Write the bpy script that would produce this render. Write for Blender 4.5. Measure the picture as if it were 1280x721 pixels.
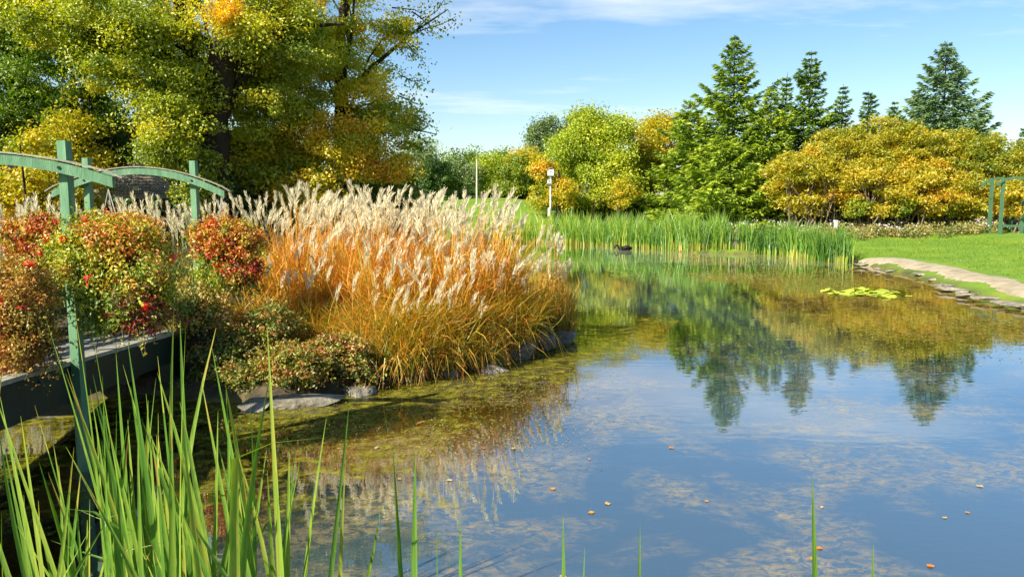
import bpy, bmesh, math, random
import numpy as np
from mathutils import Vector, Matrix

for o in list(bpy.data.objects):
    bpy.data.objects.remove(o)
scene = bpy.context.scene
COL = scene.collection
R = math.radians

# ------------------------------------------------------------------ camera
CAM_H, PITCH, FPX = 3.0, 6.6, 1000.0
cam_d = bpy.data.cameras.new("camera")
cam = bpy.data.objects.new("camera", cam_d)
COL.objects.link(cam)
cam.location = (0, 0, CAM_H)
cam.rotation_euler = (R(90 - PITCH), 0, 0)
cam_d.sensor_width = 36
cam_d.lens = 36 * FPX / 1280
cam_d.clip_start = 0.05
cam_d.clip_end = 6000
scene.camera = cam

# ------------------------------------------------------------------ light
SUN_EL, SUN_AZ = 36.0, 226.0     # azimuth measured from +Y clockwise: behind and to one side of the camera
sdir = Vector((math.sin(R(SUN_AZ)) * math.cos(R(SUN_EL)), math.cos(R(SUN_AZ)) * math.cos(R(SUN_EL)), math.sin(R(SUN_EL))))
sun_d = bpy.data.lights.new("sun", 'SUN')
sun_d.energy = 5.0
sun_d.angle = R(0.5)
sun_d.color = (1.0, 0.91, 0.74)
sun = bpy.data.objects.new("sun", sun_d)
COL.objects.link(sun)
sun.location = (-20, -20, 30)
sun.rotation_euler = sdir.to_track_quat('Z', 'Y').to_euler()

world = bpy.data.worlds.new("World")
scene.world = world
world.use_nodes = True
wn, wl = world.node_tree.nodes, world.node_tree.links
wn.clear()
w_out = wn.new("ShaderNodeOutputWorld")
w_bg = wn.new("ShaderNodeBackground")
w_bg.inputs['Strength'].default_value = 0.08
sky = wn.new("ShaderNodeTexSky")
sky.sky_type = 'NISHITA'
sky.sun_disc = False
sky.sun_elevation = R(SUN_EL)
sky.sun_rotation = R(SUN_AZ)
sky.air_density = 1.0
sky.dust_density = 0.6
sky.ozone_density = 2.0
tc = wn.new("ShaderNodeTexCoord")
sep = wn.new("ShaderNodeSeparateXYZ")
wl.new(tc.outputs['Generated'], sep.inputs[0])
def wmath(op, a, b=None):
    n = wn.new("ShaderNodeMath"); n.operation = op
    for i, v in enumerate((a, b)):
        if v is None: continue
        if isinstance(v, (int, float)): n.inputs[i].default_value = v
        else: wl.new(v, n.inputs[i])
    return n.outputs[0]
zz = wmath('MAXIMUM', wmath('ADD', sep.outputs['Z'], 0.06), 0.03)
cx_, cy_ = wmath('DIVIDE', sep.outputs['X'], zz), wmath('DIVIDE', sep.outputs['Y'], zz)
comb = wn.new("ShaderNodeCombineXYZ")
wl.new(wmath('MULTIPLY', cx_, 0.55), comb.inputs[0]); wl.new(wmath('MULTIPLY', cy_, 1.0), comb.inputs[1])
comb.inputs[2].default_value = 54.02
cn = wn.new("ShaderNodeTexNoise"); cn.inputs['Scale'].default_value = 0.62; cn.inputs['Detail'].default_value = 8; cn.inputs['Roughness'].default_value = 0.62
wl.new(comb.outputs[0], cn.inputs['Vector'])
cr = wn.new("ShaderNodeValToRGB")
cr.color_ramp.elements[0].position = 0.56; cr.color_ramp.elements[0].color = (0, 0, 0, 1)
cr.color_ramp.elements[1].position = 0.78; cr.color_ramp.elements[1].color = (1, 1, 1, 1)
wl.new(cn.outputs['Fac'], cr.inputs[0])
wm = wn.new("ShaderNodeMixRGB")
wm.inputs[2].default_value = (7.2, 7.4, 7.6, 1)
wl.new(wmath('MULTIPLY', cr.outputs[0], 0.8), wm.inputs[0])
hsv = wn.new("ShaderNodeHueSaturation"); hsv.inputs['Saturation'].default_value = 1.2
wl.new(sky.outputs[0], hsv.inputs['Color'])
wl.new(hsv.outputs[0], wm.inputs[1])
wl.new(wm.outputs[0], w_bg.inputs['Color'])
wl.new(w_bg.outputs[0], w_out.inputs[0])

scene.view_settings.view_transform = 'Standard'
scene.view_settings.look = 'None'
scene.view_settings.gamma = 1
scene.view_settings.exposure = 1.05
cy = scene.cycles
cy.max_bounces = 8; cy.diffuse_bounces = 3; cy.glossy_bounces = 3; cy.transmission_bounces = 4; cy.transparent_max_bounces = 16
cy.caustics_reflective = False; cy.caustics_refractive = False
cy.use_denoising = True

# ------------------------------------------------------------------ pixel -> place helpers (1280 x 721 photograph)
CP, SP = math.cos(R(PITCH)), math.sin(R(PITCH))
def ray(px, py):
    a, b = (px - 640) / FPX, (360.5 - py) / FPX
    return a, CP + b * SP, -SP + b * CP
def at(px, py, Y):
    dx, dy, dz = ray(px, py); t = Y / dy
    return np.array((dx * t, Y, CAM_H + dz * t))
def at_z(px, py, z):
    dx, dy, dz = ray(px, py); t = (z - CAM_H) / dz
    return np.array((dx * t, dy * t, z))

# ------------------------------------------------------------------ mesh helpers
class MB:
    def __init__(s): s.V = []; s.F = []; s.T = []; s.n = 0
    def add(s, V, F, tint=0.5):
        V = np.asarray(V, float).reshape(-1, 3); F = np.asarray(F, int)
        s.V.append(V); s.F.append(F + s.n); s.n += len(V)
        s.T.append(np.broadcast_to(np.asarray(tint, float), (len(F),)).copy())
    def box(s, c, size, rot=None, tint=0.5):
        x, y, z = np.array(size) / 2
        V = np.array([(-x,-y,-z),(x,-y,-z),(x,y,-z),(-x,y,-z),(-x,-y,z),(x,-y,z),(x,y,z),(-x,y,z)])
        if rot is not None: V = V @ np.array(rot).T
        s.add(V + np.array(c), [(0,3,2,1),(4,5,6,7),(0,1,5,4),(1,2,6,5),(2,3,7,6),(3,0,4,7)], tint)
    def beam(s, a, b, w, h, tint=0.5):
        """a straight bar from a to b, w wide (level) and h deep"""
        a, b = np.array(a, float), np.array(b, float); d = b - a; L = np.linalg.norm(d); d /= L
        side = np.cross(d, (0, 0, 1.0))
        if np.linalg.norm(side) < 1e-4: side = np.array((1.0, 0, 0))
        side /= np.linalg.norm(side); up = np.cross(side, d)
        s.box((a + b) / 2, (w, L, h), np.stack([side, d, up], 1), tint)
    def tube(s, P, rad, n=6, tint=0.5, cap=True):
        P = np.asarray(P, float); m = len(P)
        rad = np.broadcast_to(np.asarray(rad, float), (m,))
        T = np.gradient(P, axis=0); T /= np.linalg.norm(T, axis=1)[:, None] + 1e-9
        ref = np.array((0.31, 0.95, 0.05)) if abs(T[0, 2]) > 0.6 else np.array((0, 0, 1.0))
        A = np.cross(T, ref); A /= np.linalg.norm(A, axis=1)[:, None] + 1e-9
        B = np.cross(T, A)
        th = np.arange(n) * 2 * math.pi / n
        V = P[:, None, :] + rad[:, None, None] * (np.cos(th)[None, :, None] * A[:, None, :] + np.sin(th)[None, :, None] * B[:, None, :])
        i = np.arange(m - 1)[:, None]; j = np.arange(n)[None, :]; k = (j + 1) % n
        F = np.stack([i * n + j, i * n + k, (i + 1) * n + k, (i + 1) * n + j], -1).reshape(-1, 4)
        s.add(V.reshape(-1, 3), F, tint)
        if cap and n == 4: s.add(V[-1], [(0, 1, 2, 3)], tint); s.add(V[0], [(3, 2, 1, 0)], tint)
        elif cap and n == 6: s.add(V[-1], [(0, 1, 2, 3), (0, 3, 4, 5)], tint); s.add(V[0], [(3, 2, 1, 0), (5, 4, 3, 0)], tint)
        elif cap and n == 8:
            q = [(0, 1, 2, 3), (0, 3, 4, 7), (4, 5, 6, 7)]
            s.add(V[-1], q, tint); s.add(V[0], [x[::-1] for x in q], tint)
    def mesh(s, name, mat, origin=(0, 0, 0), smooth=False):
        V = np.concatenate(s.V) - np.array(origin, float)
        me = bpy.data.meshes.new(name)
        me.vertices.add(len(V)); me.vertices.foreach_set("co", V.astype(np.float32).ravel())
        sizes = np.concatenate([np.full(len(f), f.shape[1]) for f in s.F])
        loops = np.concatenate([f.ravel() for f in s.F])
        me.loops.add(len(loops)); me.loops.foreach_set("vertex_index", loops.astype(np.int32))
        me.polygons.add(len(sizes))
        me.polygons.foreach_set("loop_start", (np.cumsum(sizes) - sizes).astype(np.int32))
        me.polygons.foreach_set("loop_total", sizes.astype(np.int32))
        me.polygons.foreach_set("use_smooth", np.full(len(sizes), smooth, dtype=bool))
        at_ = me.attributes.new("tint", 'FLOAT', 'FACE')
        at_.data.foreach_set("value", np.concatenate(s.T).astype(np.float32))
        me.update(calc_edges=True)
        me.materials.append(mat)
        return me

def tagged(o, label=None, cat=None, group=None, kind=None):
    if label: o["label"] = label
    if cat: o["category"] = cat
    if group: o["group"] = group
    if kind: o["kind"] = kind
    return o
def thing(name, loc, label, cat, group=None):
    o = bpy.data.objects.new(name, None); o.empty_display_size = 0.2
    o.location = loc; COL.objects.link(o)
    return tagged(o, label, cat, group)
def link(name, me, parent=None, loc=(0, 0, 0)):
    o = bpy.data.objects.new(name, me); o.location = loc; COL.objects.link(o)
    if parent is not None: o.parent = parent
    return o
def root_of(p):
    l = Vector((0, 0, 0))
    while p is not None: l += Vector(p.location); p = p.parent
    return l
def part(name, mb, mat, parent, smooth=False, kind=None, label=None):
    """mb is in world coordinates; the part hangs under an unrotated parent"""
    o = link(name, mb.mesh(name, mat, root_of(parent), smooth), parent)
    if kind: o["kind"] = kind
    if label: o["label"] = label
    return o
def copy_tree(o, parent=None):
    c = o.copy(); COL.objects.link(c); c.parent = parent
    for ch in list(o.children): copy_tree(ch, c)
    return c

# ------------------------------------------------------------------ materials
def new_mat(name):
    m = bpy.data.materials.new(name); m.use_nodes = True
    n, l = m.node_tree.nodes, m.node_tree.links
    n.clear(); out = n.new("ShaderNodeOutputMaterial")
    return m, n, l, out
def ramp(n, stops):
    r = n.new("ShaderNodeValToRGB"); e = r.color_ramp.elements
    while len(e) < len(stops): e.new(0.5)
    for el, (p, c) in zip(e, stops): el.position = p; el.color = (*c, 1)
    return r
def leaf_mat(name, stops, trans=0.42, gloss=0.05, tsat=1.15, gain=1.3, streak=0.0):
    m, n, l, out = new_mat(name)
    a = n.new("ShaderNodeAttribute"); a.attribute_name = "tint"
    r = ramp(n, [(p, tuple(min(0.85, x * gain) for x in c)) for p, c in stops]); l.new(a.outputs['Fac'], r.inputs[0])
    if streak:
        tcn = n.new("ShaderNodeTexCoord"); mp = n.new("ShaderNodeMapping"); mp.inputs['Scale'].default_value = (130, 130, 3.0); l.new(tcn.outputs['Object'], mp.inputs[0])
        nz = n.new("ShaderNodeTexNoise"); nz.inputs['Scale'].default_value = 1.0; nz.inputs['Detail'].default_value = 5; l.new(mp.outputs[0], nz.inputs['Vector'])
        ad = n.new("ShaderNodeMath"); ad.operation = 'MULTIPLY_ADD'; ad.inputs[1].default_value = streak; l.new(nz.outputs['Fac'], ad.inputs[0])
        sb = n.new("ShaderNodeMath"); sb.operation = 'SUBTRACT'; sb.inputs[1].default_value = streak * 0.5; l.new(a.outputs['Fac'], sb.inputs[0]); l.new(sb.outputs[0], ad.inputs[2]); l.new(ad.outputs[0], r.inputs[0])
    d = n.new("ShaderNodeBsdfDiffuse"); t = n.new("ShaderNodeBsdfTranslucent"); g = n.new("ShaderNodeBsdfGlossy")
    g.inputs['Roughness'].default_value = 0.45; g.inputs['Color'].default_value = (0.8, 0.85, 0.8, 1)
    l.new(r.outputs[0], d.inputs['Color'])
    h = n.new("ShaderNodeHueSaturation"); h.inputs['Saturation'].default_value = tsat; h.inputs['Value'].default_value = 1.3
    l.new(r.outputs[0], h.inputs['Color']); l.new(h.outputs[0], t.inputs['Color'])
    m1 = n.new("ShaderNodeMixShader"); m1.inputs[0].default_value = trans
    l.new(d.outputs[0], m1.inputs[1]); l.new(t.outputs[0], m1.inputs[2])
    m2 = n.new("ShaderNodeMixShader"); m2.inputs[0].default_value = gloss
    l.new(m1.outputs[0], m2.inputs[1]); l.new(g.outputs[0], m2.inputs[2])
    l.new(m2.outputs[0], out.inputs[0])
    return m
def noisy_mat(name, c1, c2, scale=8, rough=0.7, bump=0.3, bscale=30, stretch=(1, 1, 1), c3=None, detail=6, dist=0.02, island=0.0):
    m, n, l, out = new_mat(name)
    p = n.new("ShaderNodeBsdfPrincipled"); p.inputs['Roughness'].default_value = rough; p.inputs['Specular IOR Level'].default_value = 0.2
    tcn = n.new("ShaderNodeTexCoord"); mp = n.new("ShaderNodeMapping"); mp.inputs['Scale'].default_value = stretch
    l.new(tcn.outputs['Object'], mp.inputs[0])
    t = n.new("ShaderNodeTexNoise"); t.inputs['Scale'].default_value = scale; t.inputs['Detail'].default_value = detail; t.inputs['Roughness'].default_value = 0.65
    l.new(mp.outputs[0], t.inputs['Vector'])
    stops = [(0.3, c1), (0.7, c2)] if c3 is None else [(0.3, c1), (0.55, c2), (0.72, c3)]
    r = ramp(n, stops); l.new(t.outputs['Fac'], r.inputs[0])
    col = r.outputs[0]
    if island:
        oi = n.new("ShaderNodeObjectInfo")
        mr = n.new("ShaderNodeMapRange"); mr.inputs['To Min'].default_value = 1 - island; mr.inputs['To Max'].default_value = 1 + island
        l.new(oi.outputs['Random'], mr.inputs['Value'])
        hs = n.new("ShaderNodeHueSaturation"); l.new(mr.outputs[0], hs.inputs['Value']); l.new(col, hs.inputs['Color']); col = hs.outputs[0]
    l.new(col, p.inputs['Base Color'])
    b = n.new("ShaderNodeBump"); b.inputs['Strength'].default_value = bump; b.inputs['Distance'].default_value = dist
    t2 = n.new("ShaderNodeTexNoise"); t2.inputs['Scale'].default_value = bscale; t2.inputs['Detail'].default_value = 5
    l.new(mp.outputs[0], t2.inputs['Vector']); l.new(t2.outputs['Fac'], b.inputs['Height']); l.new(b.outputs[0], p.inputs['Normal'])
    l.new(p.outputs[0], out.inputs[0])
    return m

M = {}
M['green_paint'] = noisy_mat('green_paint', (0.075, 0.175, 0.095), (0.135, 0.275, 0.155), 3.5, 0.62, 0.35, 34, (3, 3, 0.5), (0.22, 0.33, 0.22), detail=10)
M['shade_paint'] = noisy_mat('shaded_green_paint', (0.05, 0.125, 0.07), (0.085, 0.18, 0.105), 3.5, 0.65, 0.3, 34, (3, 3, 0.5))  # same green paint for the arbor, the sumacs' shade put into its colour
M['shade_dark_paint'] = noisy_mat('shade_dark_green', (0.007, 0.019, 0.014), (0.014, 0.031, 0.023), 3, 0.55, 0.15, 40)  # bridge green darkened: the beam's shaded face is put into the colour
M['weathered'] = noisy_mat('weathered_wood', (0.17, 0.165, 0.14), (0.30, 0.285, 0.24), 6, 0.85, 0.4, 25, (1, 8, 8), island=0.18)
M['cap'] = noisy_mat('weathered_cap', (0.20, 0.21, 0.15), (0.42, 0.39, 0.30), 9, 0.85, 0.4, 40)
M['shingle'] = noisy_mat('cedar_shingle', (0.14, 0.12, 0.085), (0.34, 0.285, 0.20), 6, 0.9, 0.4, 14, (2, 2, 1))
M['dark_wood'] = noisy_mat('dark_wood', (0.05, 0.04, 0.03), (0.10, 0.08, 0.06), 5, 0.8, 0.3, 20)
M['bark'] = noisy_mat('bark', (0.018, 0.014, 0.010), (0.055, 0.043, 0.032), 5, 0.9, 0.9, 9, (3, 3, 0.6), dist=0.06)
M['pale_bark'] = noisy_mat('pale_bark', (0.12, 0.095, 0.06), (0.27, 0.215, 0.15), 5, 0.9, 0.6, 12, (3, 3, 0.7))
M['rock'] = noisy_mat('limestone', (0.07, 0.065, 0.05), (0.20, 0.185, 0.15), 2.5, 0.9, 0.9, 9, c3=(0.36, 0.33, 0.27), dist=0.06)
M['pale_rock'] = noisy_mat('pale_limestone', (0.12, 0.11, 0.08), (0.25, 0.225, 0.17), 4, 0.9, 0.9, 9, c3=(0.40, 0.36, 0.27), dist=0.05)
M['white'] = noisy_mat('white_paint', (0.66, 0.64, 0.58), (0.82, 0.80, 0.76), 5, 0.6, 0.1, 30)
M['pole'] = noisy_mat('cream_paint', (0.58, 0.50, 0.36), (0.72, 0.64, 0.48), 5, 0.6, 0.1, 30)
M['brown'] = noisy_mat('brown_board', (0.22, 0.11, 0.06), (0.34, 0.19, 0.11), 6, 0.8, 0.3, 20)
M['feather'] = noisy_mat('black_feather', (0.008, 0.008, 0.008), (0.025, 0.022, 0.02), 20, 0.5, 0.3, 60)
M['beak'] = noisy_mat('dark_beak', (0.10, 0.02, 0.015), (0.16, 0.03, 0.02), 20, 0.4, 0.1, 60)
M['wire'] = noisy_mat('wire', (0.30, 0.30, 0.26), (0.45, 0.45, 0.40), 20, 0.5, 0.1, 60)
M['pot'] = noisy_mat('peat_pot', (0.03, 0.022, 0.015), (0.06, 0.045, 0.03), 20, 0.9, 0.4, 40)
M['dirt'] = noisy_mat('trodden_dirt', (0.24, 0.20, 0.125), (0.41, 0.35, 0.24), 2.2, 0.95, 0.8, 22, c3=(0.50, 0.43, 0.32), detail=12)

M['poplar'] = leaf_mat('poplar_leaf', [(0, (0.03, 0.06, 0.008)), (0.3, (0.10, 0.15, 0.012)), (0.55, (0.29, 0.33, 0.02)), (0.78, (0.52, 0.45, 0.02)), (1, (0.62, 0.34, 0.02))], gain=1.42)
M['green'] = leaf_mat('green_leaf', [(0, (0.025, 0.06, 0.008)), (0.4, (0.075, 0.14, 0.012)), (0.75, (0.22, 0.29, 0.015)), (1, (0.38, 0.40, 0.02))], gain=1.42)
M['goldgreen'] = leaf_mat('gold_leaf', [(0, (0.06, 0.12, 0.01)), (0.35, (0.18, 0.25, 0.012)), (0.6, (0.38, 0.35, 0.015)), (0.82, (0.56, 0.40, 0.012)), (1, (0.58, 0.24, 0.012))])
M['greygreen'] = leaf_mat('grey_leaf', [(0, (0.06, 0.11, 0.04)), (0.5, (0.14, 0.20, 0.06)), (1, (0.27, 0.33, 0.13))])
M['vine'] = leaf_mat('vine_leaf', [(0, (0.10, 0.12, 0.02)), (0.4, (0.30, 0.12, 0.03)), (1, (0.42, 0.05, 0.03))])
M['sumac'] = leaf_mat('sumac_leaf', [(0, (0.10, 0.18, 0.012)), (0.3, (0.30, 0.28, 0.015)), (0.55, (0.44, 0.37, 0.022)), (0.8, (0.54, 0.33, 0.022)), (1, (0.52, 0.18, 0.015))])
M['spruce'] = leaf_mat('spruce_needle', [(0, (0.025, 0.07, 0.014)), (0.4, (0.085, 0.155, 0.022)), (0.7, (0.21, 0.28, 0.025)), (1, (0.34, 0.40, 0.035))], 0.3, gain=1.5)
M['bluespruce'] = leaf_mat('blue_spruce_needle', [(0, (0.05, 0.10, 0.05)), (0.5, (0.125, 0.20, 0.085)), (1, (0.22, 0.30, 0.12))], 0.3, gain=1.5)
M['reed'] = leaf_mat('reed_blade', [(0, (0.025, 0.085, 0.012)), (0.35, (0.085, 0.20, 0.02)), (0.65, (0.20, 0.34, 0.03)), (0.85, (0.40, 0.42, 0.05)), (1, (0.50, 0.38, 0.10))], 0.4, 0.06)
M['cattail'] = leaf_mat('cattail_blade', [(0, (0.02, 0.085, 0.010)), (0.4, (0.075, 0.175, 0.020)), (0.7, (0.21, 0.30, 0.04)), (0.88, (0.34, 0.30, 0.05)), (1, (0.28, 0.12, 0.05))], 0.35, 0.035, streak=0.75)
M['misc'] = leaf_mat('autumn_grass', [(0, (0.07, 0.13, 0.015)), (0.25, (0.30, 0.27, 0.04)), (0.5, (0.55, 0.32, 0.04)), (0.75, (0.56, 0.20, 0.03)), (1, (0.42, 0.08, 0.02))], 0.35, 0.05)
M['oliveg'] = leaf_mat('olive_grass', [(0, (0.06, 0.10, 0.02)), (0.5, (0.20, 0.20, 0.05)), (1, (0.38, 0.30, 0.10))], 0.35, 0.05)
M['plume'] = leaf_mat('seed_plume', [(0, (0.48, 0.42, 0.26)), (0.5, (0.72, 0.66, 0.46)), (1, (0.85, 0.80, 0.61))], 0.45, 0.03, 1.0, 1.0)
M['bush'] = leaf_mat('bank_shrub_leaf', [(0, (0.02, 0.04, 0.008)), (0.3, (0.07, 0.11, 0.014)), (0.5, (0.25, 0.26, 0.04)), (0.72, (0.36, 0.20, 0.05)), (1, (0.34, 0.06, 0.03))], 0.3)
M['basket'] = leaf_mat('basket_leaf', [(0, (0.05, 0.11, 0.012)), (0.3, (0.20, 0.27, 0.025)), (0.5, (0.44, 0.40, 0.03)), (0.68, (0.46, 0.20, 0.03)), (0.85, (0.46, 0.06, 0.02)), (1, (0.14, 0.03, 0.025))], 0.3)
M['rust'] = leaf_mat('rust_leaf', [(0, (0.12, 0.12, 0.02)), (0.25, (0.36, 0.27, 0.05)), (0.45, (0.40, 0.19, 0.03)), (0.7, (0.36, 0.09, 0.025)), (1, (0.22, 0.035, 0.02))], 0.3)
M['red'] = leaf_mat('red_petal', [(0, (0.55, 0.015, 0.02)), (1, (0.75, 0.05, 0.03))], 0.3)
M['petal'] = leaf_mat('pale_petal', [(0, (0.62, 0.40, 0.55)), (0.5, (0.75, 0.72, 0.70)), (1, (0.80, 0.78, 0.66))], 0.3)
M['lily'] = leaf_mat('lily_pad', [(0, (0.16, 0.27, 0.02)), (0.5, (0.34, 0.44, 0.025)), (1, (0.52, 0.54, 0.06))], 0.1, 0.12)
M['fallen'] = leaf_mat('fallen_leaf', [(0, (0.42, 0.15, 0.03)), (0.6, (0.46, 0.26, 0.06)), (1, (0.40, 0.32, 0.18))], 0.1)
M['lawn'] = leaf_mat('lawn_blade', [(0, (0.07, 0.17, 0.008)), (0.5, (0.14, 0.25, 0.010)), (1, (0.25, 0.32, 0.015))], 0.35, 0.02, gain=1.1)
M['scum'] = leaf_mat('algae_scrap', [(0, (0.12, 0.12, 0.02)), (0.5, (0.28, 0.25, 0.05)), (1, (0.46, 0.40, 0.16))], 0.2)

# ------------------------------------------------------------------ terrain
def P2(px, py): p = at_z(px, py, 0); return (p[0], p[1])
POND = np.array([(-16, 1.6), (17, 1.6), (17.5, 6), (16, 12), (14.3, 17), P2(1280, 386), P2(1215, 370), P2(1170, 355), P2(1120, 340), P2(1070, 329),
                 P2(1040, 322), P2(985, 318), P2(930, 318), P2(860, 316), P2(780, 308), P2(700, 303), P2(640, 301),
                 (-2.2, 50), (-2.4, 42), (-1.6, 34), (-0.9, 26), (0.3, 21), (1.5, 18.6), P2(722, 414), P2(700, 433), P2(620, 458), P2(520, 475), P2(420, 496),
                 P2(340, 512), P2(250, 500), P2(180, 492), P2(75, 506), (-9, 11.2), (-16, 11)])
def sdf(x, y):
    """signed distance to the pond's shore, negative over water"""
    p = np.stack([np.ravel(x), np.ravel(y)], 1); d = np.full(len(p), 1e9); ins = np.zeros(len(p), bool)
    n = len(POND)
    for i in range(n):
        a, b = POND[i], POND[(i + 1) % n]; e = b - a; w = p - a
        t = np.clip((w @ e) / (e @ e), 0, 1)
        d = np.minimum(d, np.linalg.norm(w - t[:, None] * e, axis=1))
        c = (a[1] > p[:, 1]) != (b[1] > p[:, 1])
        with np.errstate(divide='ignore', invalid='ignore'):
            ins ^= c & (p[:, 0] < (b[0] - a[0]) * (p[:, 1] - a[1]) / (b[1] - a[1]) + a[0])
    return np.where(ins, -d, d).reshape(np.shape(x))
def sstep(a, b, v): t = np.clip((v - a) / (b - a), 0, 1); return t * t * (3 - 2 * t)
def ground_z(x, y):
    x = np.asarray(x, float); y = np.asarray(y, float)
    d = sdf(x, y)
    out = 0.30 * (1 - np.exp(-np.maximum(d, 0) / 0.35)) + 0.042 * np.clip(d, 0, 26) + 0.05 * np.sin(x * 0.7 + 1.3 * np.sin(y * 0.31)) * sstep(1, 4, d)
    out = out + 2.05 * np.exp(-(((x + 2) / 9.5) ** 2 + ((y - 64.5) / 10) ** 2))        # the rise of lawn behind the reeds
    out = out + 0.8 * sstep(70, 200, y)
    out = out + 0.9 * sstep(1.2, -0.6, y)                                          # bank the photographer stands on
    ins = -np.minimum(0.10 + 0.30 * -d, 0.85) - 0.05 * np.sin(x * 1.9) * np.sin(y * 1.7)
    return np.where(d > 0, out, np.minimum(ins, -0.02))
def gz(x, y): return float(ground_z(np.array([x]), np.array([y]))[0])
def drop(px, py, Y):
    """the point of the ground below/above a pixel's ray at depth Y"""
    p = at(px, py, Y); p[2] = gz(p[0], p[1]); return p

def axis(lo, hi, step, far, k=1.35):
    a = list(np.arange(lo, hi + 1e-6, step)); s = step; v = lo; L = []
    while v > -far: s *= k; v -= s; L.append(v)
    s = step; v = hi; H = []
    while v < far: s *= k; v += s; H.append(v)
    return np.array(L[::-1] + a + H)
xs, ys = axis(-16, 26, 0.35, 2500), axis(-2, 72, 0.35, 2500)
GX, GY = np.meshgrid(xs, ys)
GD = sdf(GX, GY)
GZ = ground_z(GX, GY)
nx, ny = len(xs), len(ys)
I = (np.arange(ny - 1)[:, None] * nx + np.arange(nx - 1)[None, :]).ravel()
gmb = MB(); gmb.add(np.stack([GX, GY, GZ], -1).reshape(-1, 3), np.stack([I, I + 1, I + nx + 1, I + nx], 1))

def ground_material():
    m, n, l, out = new_mat('ground')
    p = n.new("ShaderNodeBsdfPrincipled"); p.inputs['Roughness'].default_value = 0.9
    g = n.new("ShaderNodeNewGeometry")
    def noise(sc, det=5, rough=0.6):
        t = n.new("ShaderNodeTexNoise"); t.inputs['Scale'].default_value = sc; t.inputs['Detail'].default_value = det; t.inputs['Roughness'].default_value = rough
        l.new(g.outputs['Position'], t.inputs['Vector']); return t.outputs['Fac']
    lawn = ramp(n, [(0.3, (0.085, 0.185, 0.008)), (0.52, (0.145, 0.255, 0.010)), (0.72, (0.245, 0.31, 0.016))]); l.new(noise(0.55, 8, 0.7), lawn.inputs[0])
    soil = ramp(n, [(0.35, (0.030, 0.022, 0.012)), (0.65, (0.10, 0.075, 0.035))]); l.new(noise(4, 6), soil.inputs[0])
    weed = ramp(n, [(0.34, (0.014, 0.016, 0.004)), (0.46, (0.07, 0.065, 0.010)), (0.56, (0.20, 0.18, 0.020)), (0.72, (0.34, 0.30, 0.045))]); l.new(noise(1.7, 9, 0.72), weed.inputs[0])
    murk = ramp(n, [(0.35, (0.035, 0.055, 0.065)), (0.55, (0.07, 0.095, 0.10)), (0.72, (0.17, 0.16, 0.11))]); l.new(noise(0.8, 9, 0.7), murk.inputs[0])
    def attr(nm):
        a = n.new("ShaderNodeAttribute"); a.attribute_name = nm; return a.outputs['Fac']
    def mix(f, a, b):
        x = n.new("ShaderNodeMixRGB"); l.new(f, x.inputs[0]); l.new(a, x.inputs[1]); l.new(b, x.inputs[2]); return x.outputs[0]
    c = mix(attr("soil"), lawn.outputs[0], soil.outputs[0])
    bed = mix(attr("weed"), murk.outputs[0], weed.outputs[0])
    c = mix(attr("bed"), c, bed)
    l.new(c, p.inputs['Base Color'])
    b = n.new("ShaderNodeBump"); b.inputs['Strength'].default_value = 0.6; b.inputs['Distance'].default_value = 0.05
    l.new(noise(9, 6), b.inputs['Height']); l.new(b.outputs[0], p.inputs['Normal'])
    l.new(p.outputs[0], out.inputs[0])
    return m
gme = gmb.mesh("ground", ground_material(), smooth=True)
def vattr(me, nm, v):
    a = me.attributes.new(nm, 'FLOAT', 'POINT'); a.data.foreach_set("value", np.asarray(v, np.float32).ravel())
vattr(gme, "bed", sstep(0.05, -0.12, GD))
leftside = sstep(2.6, 0.6, GX) * sstep(30, 24, GY) * sstep(5, 9, GY)
shore = sstep(0.35, 0.1, GD) * (GY > 5)
beds = sstep(2.0, 0.5, np.abs(GY - (52.5 - 0.12 * (GX - 16)))) * sstep(9, 11, GX)
wood = sstep(56, 60, GY) * sstep(2, 6, GX) + sstep(-3.5, -6, GX) * sstep(20, 24, GY) * sstep(56, 48, GY)
vattr(gme, "soil", np.clip(leftside + shore * 0.8 + beds + wood, 0, 1))
pen = POND[23:33]
def pen_dist(x, y):
    p = np.stack([np.ravel(x), np.ravel(y)], 1); d = np.full(len(p), 1e9)
    for a, b in zip(pen[:-1], pen[1:]):
        e = b - a; w = p - a; t = np.clip((w @ e) / (e @ e), 0, 1)
        d = np.minimum(d, np.linalg.norm(w - t[:, None] * e, axis=1))
    return d.reshape(np.shape(x))
PD = pen_dist(GX, GY)
rightside = sstep(4.5, 8.5, GX + 0.05 * (GY - 20)) * sstep(10, 15, GY)
vattr(gme, "weed", np.clip(sstep(5.5, 2.5, PD + 0.5 * np.sin(GX * 1.1) * np.sin(GY * 0.9)) + 0.9 * rightside + 0.6 * sstep(26, 32, GY) + 0.5 * sstep(-0.5, -2.5, GX), 0, 1))
tagged(link("ground", gme), "mown lawn, planted banks and the weedy pond bed", None, None, "structure")

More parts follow.
